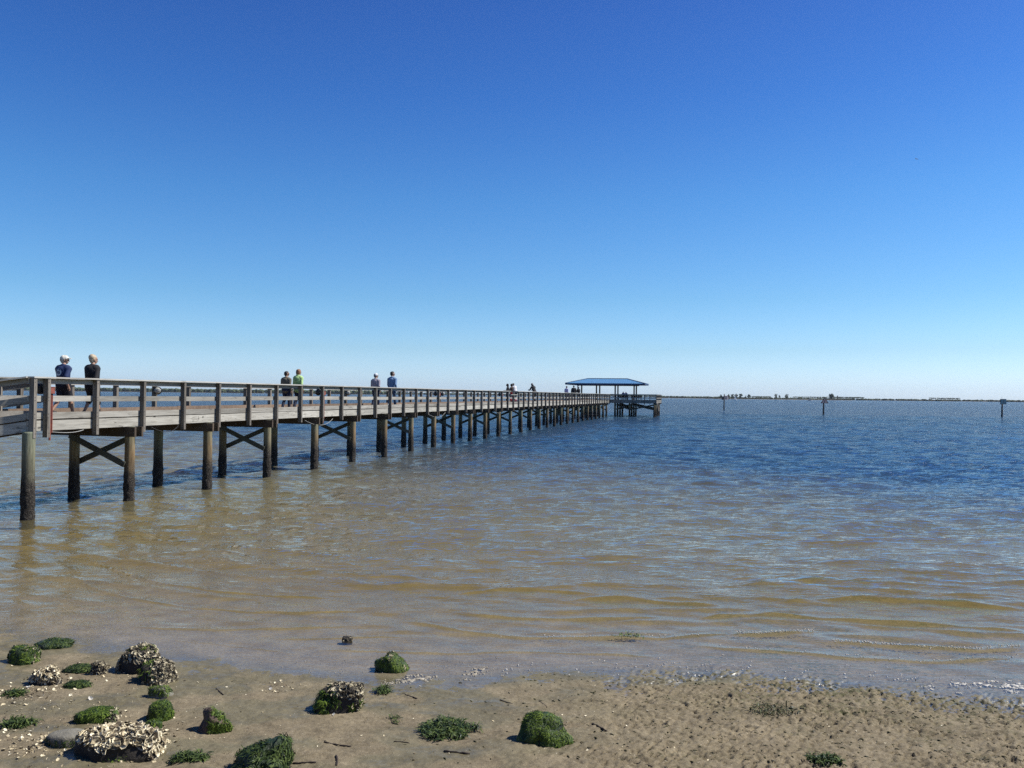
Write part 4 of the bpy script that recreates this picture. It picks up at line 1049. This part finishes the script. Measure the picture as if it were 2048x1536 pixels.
weed_mat((1505, 1410, 1615, 1441), 'faint olive film of weed on the rough sand at the right', 300, .05, .012, 'weed_dry')
weed_mat((1228, 1268, 1290, 1277), 'scrap of green weed floating in the wavelet at the waterline', 110, .05, .008, 'algae')
weed_mat((776, 1436, 798, 1453), 'tiny black green scrap of weed above the spread of seaweed', 60, .035, .02)

# thin sticks and worm like strands
M['twig'] = simple('dark_twig', (.035, .022, .016), .8, .3, 30)
tw = [((1184, 1449), (1198, 1456), (1213, 1466), 'short thick dark twig right of the farthest right rock', .011), ((888, 1503), (910, 1508), (940, 1510), 'dark knobbly strand below the spread of seaweed', .010), ((648, 1486), (680, 1489), (702, 1491), 'dark strand right of the big weedy mound, the upper one', .008),
      ((586, 1529), (610, 1526), (632, 1528), 'dark strand at the bottom edge right of the big weedy mound', .008), ((672, 1512), (676, 1520), (673, 1531), 'short upright looking dark strand near the bottom edge', .010), ((806, 1388), (820, 1394), (834, 1398), 'thin dark strand below the foam patch', .008),
      ((1000, 1400), (1013, 1404), (1025, 1409), 'thin dark twig on smooth sand in the middle of the beach', .006), ((432, 1379), (440, 1384), (447, 1389), 'small dark twig on the flat sand left of the shell crowned rock', .007), ((788, 1484), (806, 1486), (819, 1489), 'thin straight twig left of the spread of seaweed', .006), ((1078, 1403), (1086, 1408), (1094, 1414), 'thin curved twig above the farthest right rock', .006),
      ((1266, 1524), (1285, 1530), (1306, 1536), 'thin curved twig at the bottom edge right of the middle', .006), ((1540, 1492), (1556, 1497), (1578, 1506), 'long thin twig on the rough sand at the right', .006)]
for a, m_, c, lab, rd in tw:
    ps = []
    for q in (a, m_, c):
        p = ground(*q); p = ground(q[0], q[1], ground_z(p.x, p.y)); ps.append(Vector((p.x, p.y, ground_z(p.x, p.y)+rd*.55)))
    b = MB(); pts = []
    for i in range(9):
        f = i/8; p = ps[0]*(1-f)**2 + ps[1]*2*f*(1-f) + ps[2]*f*f; pts.append(p+Vector((0, 0, .25*rd*math.sin(i*2.3))))
    b.tube(pts, [rd*(.5+.6*abs(math.sin(i*1.3+rd*900))) for i in range(9)], 7); o = b.build('twig', M['twig'], None, True); tag(o, lab, 'twig', 'twigs and strands on the sand')

# single shells that stand out
M['shell_white'] = simple('bleached_shell', (.74, .70, .60), .6, .1, 30)
for i, (px, py, s_, lab) in enumerate([(302, 1512, .035, 'large white shell lying right of the largest boulder'), (181, 1407, .028, 'white shell above the long green rock'), (57, 1382, .034, 'broken pale shell below the leftmost oyster clump'), (248, 1352, .022, 'small white shell at the foot of the boulder with the weed cap'), (541, 1381, .025, 'white shell on the flat sand left of the shell crowned rock'), (667, 1436, .02, 'white shell just below the shell crowned rock')]):
    p = ground(px, py); b = MB(); rl = random.Random(i+5); add_shell(b, Vector((0, 0, .008)), Vector((0, -.3, 1)).normalized(), s_, rl)
    o = b.build('shell', M['shell_white']); o.location = (p.x, p.y, ground_z(p.x, p.y)+.004); tag(o, lab, 'shell', 'bleached shells on the sand')

# uncountable litter: shell crumbs, dark weed crumbs, foam with glint beads
def scatter(name, n, fn, m, lab, fs_):
    b = MB(); rl = random.Random(len(name)*31+n); k = 0
    while k < n:
        q = fn(rl)
        if q is None: continue
        p = ground(*q); z = ground_z(p.x, p.y); fs_(b, Vector((p.x, p.y, max(z, -.0))), rl); k += 1
    o = b.build(name, M[m]); tag(o, lab, kind='stuff'); return o
def crumbs(rl):
    if rl.random() < .55: return (rl.gauss(150, 130), rl.gauss(1450, 55))
    return (rl.uniform(0, 2048), rl.uniform(1350, 1540))
def crumb(b, p, rl): add_shell(b, p+Vector((0, 0, .003)), Vector((rl.gauss(0, .3), rl.gauss(0, .3), 1)).normalized(), rl.choice((.004, .006, .008, .008, .014)), rl)
scatter('shell_fragments', 900, crumbs, 'shell', 'broken shell crumbs strewn over the sand', crumb)
def near_rock(rl):
    x, y = rl.choice(((90, 1385), (40, 1490), (60, 1520), (250, 1530), (320, 1470), (205, 1345), (30, 1400), (560, 1380), (115, 1365), (330, 1490), (80, 1500)))
    return (rl.gauss(x, 28), min(1540, rl.gauss(y, 9)))
scatter('shell_litter', 420, near_rock, 'shell', 'patches of broken oyster shell between the rocks', lambda b, p, rl: add_shell(b, p+Vector((0, 0, .005)), Vector((rl.gauss(0, .3), rl.gauss(0, .3), 1)).normalized(), rl.uniform(.008, .022), rl))
def wrack(rl):
    x = rl.uniform(700, 2100); y = rl.uniform(1345, 1540)
    p = ground(x, y); s = p.y - float(shore(p.x))
    if s > -.02: return None
    dens = max(0.05, min(1, (x-900)/700))*(1.0 if s > -1.0 else .45)
    return (x, y) if rl.random() < dens*(.4+.9*max(0, mnoise.noise(Vector((p.x*2, p.y*3, 1)))+.3)) else None
def wrackbit(b, p, rl):
    a = -.5+rl.gauss(0, .35); L = rl.uniform(.012, .05); d = Vector((math.cos(a), math.sin(a), 0)); r = rl.uniform(.0025, .006)
    b.tube([p-d*L/2+Vector((0, 0, .001)), p+Vector((rl.gauss(0, .004), rl.gauss(0, .004), r*1.2)), p+d*L/2+Vector((0, 0, .001))], [r*.6, r, r*.5], 5)
scatter('weed_litter', 1000, wrack, 'weed_dry', 'dark crumbs of weed on the rough sand', wrackbit)
M['foam'] = simple('foam_and_glint_white', (.60, .57, .50), .6, .3, 40, .004)
def foam_at(b, px, py, r, rl, asp=.5):
    p = ground(px, py, .002); n = 18; z = max(.002, ground_z(p.x, p.y)+.001)+rl.uniform(0, .0015); vs = [(p.x, p.y, z+.002)]
    for i in range(n):
        a = 2*PI*i/n; k = r*(1+.75*mnoise.noise(Vector((math.cos(a)*1.7, math.sin(a)*1.7, px*.37+py)))+.2*rl.uniform(-1, 1)); vs.append((p.x+math.cos(a)*k, p.y+math.sin(a)*k*asp, z))
    for i in range(n): q = vs[1+i]; vs.append((q[0], q[1], z-.012))
    b.add(vs, [(0, 1+i, 1+(i+1) % n) for i in range(n)] + [(1+i, 1+n+i, 1+n+(i+1) % n, 1+(i+1) % n) for i in range(n)])
rl = random.Random(4); b2 = MB(); b = MB()
for px, py, r in ((855, 1353, .07), (838, 1357, .09), (820, 1360, .07), (808, 1362, .06), (780, 1366, .045), (773, 1368, .03), (962, 1338, .05), (950, 1342, .05), (948, 1348, .05), (968, 1334, .03), (930, 1359, .03), (1005, 1351, .02),
                  (1910, 1366, .05), (1925, 1368, .05), (1958, 1366, .06), (1970, 1370, .06), (1985, 1362, .045), (2010, 1372, .07), (2030, 1370, .09), (2045, 1376, .09), (2060, 1372, .1), (2020, 1382, .05), (1862, 1378, .035), (1858, 1372, .03), (1920, 1386, .03), (1740, 1350, .02), (1690, 1354, .02)):
    foam_at(b2 if px < 1100 else b, px, py, r*.6, rl, .5)
    for _ in range(12): foam_at(b2 if px < 1100 else b, px+rl.gauss(0, r*190), py+rl.gauss(0, r*42), r*rl.uniform(.08, .34), rl, .55)
for _ in range(200):
    px = rl.uniform(1000, 2060); s_ = rl.random()**1.6; p = ground(px, 1350); py = np.interp(px, (1000, 1300, 1500, 1700, 1850, 2060), (1338, 1330, 1332, 1345, 1358, 1375)) + rl.gauss(0, 8)
    foam_at(b, px, float(py), .003+.011*s_*s_, rl, .6)
for pts_, n_ in ((((1470, 1266), (1520, 1268), (1630, 1262)), 170), (((1660, 1283), (1750, 1288), (1850, 1296), (1950, 1300), (2040, 1292)), 300), (((1400, 1290), (1600, 1307), (1850, 1325), (2040, 1315)), 70), (((980, 1273), (1180, 1276), (1400, 1271)), 50)):
    for _ in range(n_):                                 # white beads on the breaking crests stand in for sun glints
        px = rl.uniform(pts_[0][0], pts_[-1][0]); py = float(np.interp(px, [p[0] for p in pts_], [p[1] for p in pts_])); p = ground(px, py)
        b.ball((p.x, p.y+rl.gauss(0, .03), .012+rl.uniform(0, .018)), rl.uniform(.004, .011), 1, (1.4, 1, .8))
for _ in range(110): foam_at(b2, rl.uniform(380, 1000), rl.gauss(1335, 14), rl.uniform(.003, .006), rl, .6)
o = b.build('foam', M['foam'], None, True); tag(o, 'white flecks and patches of foam along the edge of the water, and white beads imitating sun glints on the crests', kind='stuff')
M['scum'] = simple('beige_foam', (.40, .355, .27), .7, .2, 30, .003)
o = b2.build('foam', M['scum'], None, True); tag(o, 'thin beige patches of foam by the green dome in the middle', kind='stuff')
# ------------------------------------------------------------------ channel markers
M['sign_red'] = simple('faded_red_sign', (.58, .42, .40), .6, .15, 3); M['sign_dark'] = simple('dark_sign_edge', (.03, .02, .03), .6, .2, 3); M['sign_green'] = simple('faded_green_sign', (.36, .46, .44), .6, .12, 3)
M['sign_pink'] = simple('faded_notice_board', (.70, .58, .53), .6, .12, 3); M['ink'] = simple('sign_lettering', (.10, .05, .05), .6, .1, 3)
M['marker_pile'] = simple('dark_marker_pile', (.03, .026, .024), .8, .3, 8, .01)
def text_mesh(name, body, size, m, parent, loc):
    cu = bpy.data.curves.new(name, 'FONT'); cu.body = body; cu.align_x = 'CENTER'; cu.align_y = 'CENTER'; cu.size = size; cu.extrude = .012; cu.offset = size*.02
    tmp = bpy.data.objects.new(name, cu); me = bpy.data.meshes.new_from_object(tmp); bpy.data.objects.remove(tmp)
    me.materials.clear(); me.materials.append(M[m]); o = bpy.data.objects.new(name, me); link(o, parent); o.location = loc; o.rotation_euler = (PI/2, 0, 0); return o
def marker(px, py, label, zt, rad=.16):
    p = ground(px, py, 0); r_ = empty('channel_marker', p, -math.atan2(p.x, p.y)+.62); tag(r_, label, 'channel marker', 'channel markers standing in the bay')
    b = MB(); b.tube([(0, 0, -4.2), (-.03, 0, -.5), (.0, 0, 1.2), (.05, 0, zt)], [rad*1.15, rad*1.1, rad, rad*.85], 12); b.build('piling', M['marker_pile'], r_, True); return r_, p
def zof(p, py, px): return at_dist(px, py, p.y).z
r_, p = marker(1448, 820, 'marker post with a pale square notice board and a dark board on its side', 3.9)
s_ = p.y/F; z0, z1 = zof(p, 799.5, 1450), zof(p, 791.5, 1450)
b = MB(); b.box(-.0, 7.6*s_*1.15, -.20, -.16, z0, z1); b.build('notice_board', M['sign_pink'], r_)
b = MB()
for i in range(4): b.box(.12, .85, -.215, -.201, z0+.18+i*.22, z0+.27+i*.22)
b.build('notice_lines', M['ink'], r_)
b = MB(); b.box(-.55, -.02, -.14, .30, z0-.02, z1-.15); b.build('side_board', M['sign_dark'], r_)
b = MB(); b.tube([(0.05, 0, 3.85), (.05, 0, z1+.25)], .13, 10); b.ball((.05, 0, z1+.3), .16, 2); b.build('lantern', M['lamp_dark'], r_)
r_, p = marker(1647, 829.5, 'red triangular day marker with a number on a dark post', 2.6)
s_ = p.y/F; z0, z1 = zof(p, 806.5, 1650), zof(p, 795, 1650); hw = 9.2*s_
def tri(b, x0, hw, z0, z1, y0, y1): b.add([(x0-hw, y0, z0), (x0+hw, y0, z0), (x0, y0, z1), (x0-hw, y1, z0), (x0+hw, y1, z0), (x0, y1, z1)], [(0, 1, 2), (5, 4, 3), (0, 3, 4, 1), (1, 4, 5, 2), (2, 5, 3, 0)])
b = MB(); tri(b, .12, hw, z0, z1, -.20, -.17); b.build('border', M['sign_dark'], r_)
b = MB(); tri(b, .12, hw*.74, z0+.1, z1-.24, -.215, -.202); b.build('panel', M['sign_red'], r_)
text_mesh('number', '2', .55, 'ink', r_, (.14, -.225, z0+.42))
r_, p = marker(2004, 834, 'green square day marker with a thin pole on top, standing in open water', 2.7)
s_ = p.y/F; z0, z1 = zof(p, 808.5, 2005), zof(p, 798, 2005); hw = 6.6*s_
b = MB(); b.box(.13-hw, .13+hw, -.20, -.17, z0, z1); b.build('border', M['sign_dark'], r_)
b = MB(); b.box(.13-hw*.84, .13+hw*.93, -.215, -.202, z0+.08, z1-.07); b.build('panel', M['sign_green'], r_)
text_mesh('number', '1', .6, 'ink', r_, (.2, -.225, (z0+z1)/2))
b = MB(); b.tube([(-.1, -.1, z1-.3), (-.1, -.1, z1+.42)], .02, 6); b.build('pole', M['sign_dark'], r_)

# ------------------------------------------------------------------ far shores
def leafm(name, a, b_):
    m, nt, out = mat(name); g = N(nt); isl = g.island(); n = g.noise(g.coord('Position'), .35, 3, .6)
    g.pbr(out, g.mix(g.math('ADD', g.math('MULTIPLY', isl, .6), g.math('MULTIPLY', n, .4)), a, b_), .8, None, spec=.2); return m
M['leaf'] = leafm('far_foliage', (.035, .05, .022), (.085, .11, .05)); M['trunk'] = simple('far_trunk', (.12, .09, .07), .9, .2, 2); M['mangrove'] = leafm('mangrove_foliage', (.03, .042, .02), (.075, .09, .045))
def clump(b, c, r, n, leaf, sc=(1, 1, .8)):
    for _ in range(n):
        d = Vector((rng.gauss(0, 1), rng.gauss(0, 1), rng.gauss(0, 1))).normalized()*(r*rng.uniform(.45, 1.0)); p = Vector(c)+Vector((d.x*sc[0], d.y*sc[1], d.z*sc[2]))
        a = Vector((rng.gauss(0, 1), rng.gauss(0, 1), rng.gauss(0, .7))).normalized()*leaf; q = a.cross(Vector((rng.gauss(0, 1), rng.gauss(0, 1), rng.gauss(0, 1)))).normalized()*leaf*.8
        b.add([p-a, p+q, p+a, p-q], [(0, 1, 2, 3)])
def far_tree(px, top, base, Yd, width, label, grp='trees on the far island', gap=.25):
    p = at_dist(px, base, Yd); p.z = 0.6; H = at_dist(px, top, Yd).z - .6; wd = width*Yd/F
    r_ = empty('tree', p); tag(r_, label, 'tree', grp)
    b = MB(); b.tube([(0, 0, -.8), (.1, 0, H*.35), (-.1, 0, H*.75)], [H*.035, H*.028, H*.012], 7)
    for k in range(4): a = k*1.7+px; b.tube([(0, 0, H*(.35+.08*k)), (math.cos(a)*wd*.3, math.sin(a)*wd*.3, H*(.55+.08*k))], [H*.014, H*.006], 5)
    b.build('trunk', M['trunk'], r_)
    c = MB()
    for k in range(13):
        a = rng.uniform(0, 6.28); rr = wd*.30*math.sqrt(rng.random()); z = H*rng.uniform(.30, .84)
        clump(c, (math.cos(a)*rr, math.sin(a)*rr, z), wd*.22, 60, wd*.05, (1, 1, .9))
    clump(c, (0, 0, H*.88), wd*.16, 50, wd*.045)
    c.build('crown', M['leaf'], r_)
YT = 1750
spec = [(1442, 788.5, 6, 'small tree, leftmost of the tall trees on the far island'), (1457, 787.5, 7, 'round tree just right of the square notice board'), (1465, 788, 8, 'broad tree left of the white sail'),
        (1472.5, 787, 8, 'tall tree directly behind the white sail'), (1481, 787.2, 9, 'broad dense tree just right of the white sail'), (1491.5, 790.5, 4.5, 'low bush like tree left of the lone round tree on the island'), (1497.5, 788.2, 8, 'lone round tree right of the cluster around the white sail'),
        (1551.5, 787.2, 8, 'round tree, the left of three standing apart on the island'), (1559, 789.2, 5, 'smallest tree of the three standing apart on the island'), (1573, 787.5, 9, 'spreading tree, the right of three standing apart on the island'),
        (1663.5, 787, 13, 'big bushy tree above the red triangular marker'), (1675.5, 790.3, 5, 'small tree right of the big bushy tree above the triangular marker')]
for px, top, wd, lab in spec: far_tree(px, top, 797, YT, wd, lab)
def canopy_band(name, pxs, Yd, h, lab, m, n, zlo=.2, wob=.35, trunks=False, gap=0.0, dep=60, size=None):
    """a low wood along a far shore: many uneven leafy crowns"""
    b = MB()
    for i in range(n):
        px = rng.uniform(*pxs); v = ray(px, 795); k = Yd/v.y; x, y = v.x*k, Yd + rng.uniform(0, dep)
        hh = h*(1+wob*rng.uniform(-1, 1)*(.6+.8*abs(mnoise.noise(Vector((px*.05, 3, Yd)))))); s_ = (size or h*.5)*rng.uniform(.7, 1.25)
        b.ball((x, y, max(zlo+gap, hh-s_*.7)), s_, 1, (rng.uniform(1, 1.7), 1.2, .75), .45, i)
        if gap: b.tube([(x, y, .3), (x+.1, y, max(zlo+gap, hh-s_*.7))], [.16, .09], 5)
        if hh-s_*.7 > s_ and not gap: b.ball((x, y, (hh-s_)*.5), s_*.8, 1, (1.5, 1, 1.0), .3, i+.5)
    o = b.build(name, M[m]); tag(o, lab, 'woods', kind='stuff'); return o
canopy_band('mangrove_shore', (1318, 1450), 2300, 4.8, 'thin dark mangrove line on the horizon right of the pier', 'mangrove', 160, dep=80, size=3.2)
canopy_band('mangrove_shore', (1440, 2120), 1900, 3.9, 'low mangrove shore along the horizon behind the channel markers', 'mangrove', 620, dep=80, size=2.7)
canopy_band('far_trees', (1512, 1545), 2300, 7.4, 'distant line of low treetops left of the three trees standing apart', 'mangrove', 70, gap=4.0, wob=.12, size=1.7)
canopy_band('far_trees', (1595, 1622), 2300, 7.6, 'distant line of low treetops right of the three trees standing apart', 'mangrove', 55, gap=4.3, wob=.08, size=1.5)
canopy_band('far_trees', (1632, 1660), 2300, 7.9, 'distant line of treetops beside the big bushy tree', 'mangrove', 65, gap=4.3, wob=.10, size=1.7)
canopy_band('far_trees', (1682, 1732), 2300, 8.2, 'distant line of treetops right of the triangular marker', 'mangrove', 110, gap=4.5, wob=.12, size=1.7)
canopy_band('far_trees', (1875, 1925), 2300, 8.6, 'distant line of treetops left of the green square marker', 'mangrove', 100, gap=5.0, wob=.10, size=1.6)
canopy_band('wooded_shore', (-160, 760), 2500, 11.0, 'hazy wooded shore seen through the pier rails', 'leaf', 900, dep=150, wob=.22, size=5.5)
canopy_band('wooded_shore', (640, 1330), 3900, 9.0, 'fainter low wooded shore further along the horizon behind the pier', 'leaf', 520, dep=150, wob=.25, size=5)
# low banks of land under the woods
M['bank'] = simple('shore_bank', (.16, .13, .09), .9, .2, .05)
def bank(name, pxs, Yd, z, lab, dep=220):
    b = MB(); pts = []
    n = 40
    for i in range(n+1):
        px = pxs[0]+(pxs[1]-pxs[0])*i/n; v = ray(px, 795); x = v.x*Yd/v.y
        j = rng.uniform(-8, 8); pts.append((x, Yd-16+j))
    vs = []; fs = []
    for x, y in pts: vs += [(x, y, -3.0), (x, y+8, z*.6), (x, y+25, z), (x, y+dep, z), (x, y+dep+20, -3)]
    for i in range(n):
        for k in range(4): fs.append((i*5+k, i*5+5+k, i*5+6+k, i*5+1+k))
    b.add(vs, fs); o = b.build(name, M['bank'], None, True); tag(o, lab, 'shore', kind='structure')
bank('far_island', (1435, 1700), YT-60, .55, 'low bank of the far island', 120)
bank('far_shore', (-200, 790), 2500, .8, 'low bank under the hazy woods')
bank('far_shore', (1310, 2150), 1915, .5, 'low bank under the mangroves')
# hazy city skyline
M['tower'] = simple('pale_tower_wall', (.52, .52, .52), .7, .06, .02); M['tower_win'] = simple('tower_window_band', (.16, .19, .23), .35, .1, .05)
YC = 7000
def tower(px, top, wpx, label):
    p = at_dist(px, 788, YC); H = at_dist(px, top, YC).z; wd = wpx*YC/F; dp = wd*rng.uniform(.5, .9)
    r_ = empty('city_tower', (p.x, p.y, 0)); tag(r_, label, 'tower', 'pale towers on the hazy skyline')
    b = MB(); b.box(-wd/2, wd/2, 0, dp, -3, H*.93); b.build('tower_block', M['tower'], r_)
    b = MB(); b.box(-wd*.25, wd*.2, dp*.2, dp*.7, H*.93, H); b.build('roof_house', M['tower'], r_)
    b = MB(); nf = max(3, int(H/9))
    for i in range(nf): z = 6+(H*.9-8)*i/nf; b.box(-wd/2+1.5, wd/2-1.5, -.3, .2, z, z+H*.9/nf*.45)
    b.build('window_bands', M['tower_win'], r_)
for px, top, wd, lab in [(732, 780, 5, 'pale tower left of the walker in the white cap'), (739, 781, 6, 'low pale block beside the leftmost skyline tower'), (771, 780.5, 5, 'pale tower seen between the white cap and the denim shirt'), (797, 780.5, 6, 'pale tower just right of the denim shirt'), (804, 779, 5, 'second pale tower right of the denim shirt'),
                         (812, 779.5, 8, 'broad pale block left of the tallest skyline tower'), (821, 778, 5, 'tallest pale tower of the hazy skyline'), (829, 781, 9, 'wide low pale block right of the tallest skyline tower'), (843, 780.5, 6, 'pale tower between two rail posts left of the dark round lamp'), (864, 781, 6, 'pale tower just left of the dark round lamp past the denim shirt'),
                         (893, 780.5, 8, 'broad pale block right of the dark ribbed far lamp'), (906, 779.5, 6, 'pale tower at the right end of the tall skyline'), (914, 781.5, 7, 'low pale block at the right end of the skyline')]: tower(px, top, wd, lab)

# ------------------------------------------------------------------ boats and a gull
M['hull'] = simple('white_hull', (.78, .78, .78), .35, .05, 2); M['sail'] = simple('white_sail', (.82, .81, .78), .8, .05, 1); M['glass_dark'] = simple('boat_window', (.05, .07, .09), .2, .1, 2)
def hull_mesh(L, Wd, Hh):
    b = MB(); st = []; n = 9
    for i in range(n):
        f = i/(n-1); x = -L/2+L*f; w_ = Wd/2*(1-max(0, (f-.45)/.55)**2.2)*(.85+.15*min(1, f*4)); sh = Hh*(.8+.3*f*f)
        st.append([(x, -w_, sh), (x, -w_*.75, .0), (x, 0, -.35*Hh), (x, w_*.75, 0), (x, w_, sh)])
    vs = [p for s_ in st for p in s_]; fs = []
    for i in range(n-1):
        for k in range(4): fs.append((i*5+k, i*5+k+1, i*5+6+k, i*5+5+k))
        fs.append((i*5+4, i*5, i*5+5, i*5+9))
    fs.append((0, 4, 3, 2, 1)); b.add(vs, fs); return b
v = at_dist(1471, 797, 1150); sb = empty('sailboat', (v.x, v.y, 0), .5); tag(sb, 'tiny white sailboat in front of the island trees', 'sailboat')
hull_mesh(5, 1.6, .8).build('hull', M['hull'], sb)
b = MB(); b.tube([(.3, 0, .4), (.3, 0, 6.6)], .06, 6); b.build('mast', M['hull'], sb)
b = MB(); b.add([(.2, -.02, 1.1), (-2.2, .5, 1.2), (.22, 0, 6.4), (.2, .02, 1.1), (-2.2, .54, 1.2), (.22, .03, 6.4)], [(0, 1, 2), (5, 4, 3), (0, 3, 4, 1), (1, 4, 5, 2), (2, 5, 3, 0)]); b.build('mainsail', M['sail'], sb)
b = MB(); b.add([(2.3, 0, .9), (.5, .35, 1.2), (.4, 0, 5.4), (2.3, .03, .9), (.5, .38, 1.2), (.4, .03, 5.4)], [(0, 1, 2), (5, 4, 3), (0, 3, 4, 1), (1, 4, 5, 2), (2, 5, 3, 0)]); b.build('jib', M['sail'], sb)
v = at_dist(1620, 798.5, 1050); mb = empty('motorboat', (v.x, v.y, 0), .1); tag(mb, 'tiny white motorboat left of the triangular marker', 'motorboat')
hull_mesh(6.2, 2.2, 1.0).build('hull', M['hull'], mb)
b = MB(); b.box(-1.2, .9, -.7, .7, .85, 1.7); b.build('cabin', M['hull'], mb, bevel=.1)
b = MB(); b.box(.905, .93, -.6, .6, 1.15, 1.6); b.box(-1.0, .7, -.72, -.705, 1.2, 1.55); b.build('window', M['glass_dark'], mb)
gp = at_dist(1833.5, 318, 190)
gu = bpy.data.objects.new('placeholder', None); bpy.data.objects.remove(gu)
B = MB(); B.tube([(0, -.25, 0), (0, -.12, .01), (0, .05, .015), (0, .18, .01), (0, .24, 0)], [.015, .06, .075, .045, .012], 10)
B.ball((0, .22, .03), .045, 2); B.add([(0, .25, .03), (.012, .25, .03), (0, .31, .02), (-.012, .25, .025)], [(0, 1, 2), (0, 2, 3), (1, 3, 2), (0, 3, 1)])
gull = B.build('gull', M['gull'] if 'gull' in M else M.setdefault('gull', simple('gull_white', (.8, .8, .8), .7, .05, 8)), None, True)
tag(gull, 'tiny white gull gliding high in the clear blue sky', 'gull'); gull.location = gp; gull.rotation_euler = (0, .15, .5)
for s in (-1, 1):
    b = MB(); pr = [(.03, .09, .0, .16), (.2, .11, .07, .17), (.38, .08, .09, .13), (.55, -.0, .05, .08), (.68, -.07, .02, .02)]
    vs = [(s*x, y+c/2*q, z+h) for h in (0, .012) for x, y, z, c in pr for q in (1, -1)]; fs = []
    for i in range(4):
        a = 2*i; fs += [(a, a+1, a+3, a+2), (10+a, 10+a+2, 10+a+3, 10+a+1), (a, a+2, a+12, a+10), (a+1, a+11, a+13, a+3)]
    fs += [(0, 10, 11, 1), (8, 9, 19, 18)]; b.add(vs, fs); b.build('wing', M['gull'], gull)

# ------------------------------------------------------------------ air
if HAZE > 0:
    b = MB(); b.box(-9000, 9000, -80, 9500, -6, 130); hz = b.build('haze', []); tag(hz, 'thin bluish haze over the bay', 'haze', kind='stuff')
    m, nt, out = mat('haze'); pv = nt.nodes.new('ShaderNodeVolumePrincipled'); pv.inputs['Color'].default_value = (.80, .90, 1, 1); pv.inputs['Density'].default_value = HAZE; pv.inputs['Anisotropy'].default_value = .2
    nt.links.new(pv.outputs[0], out.inputs['Volume']); hz.data.materials.append(m)
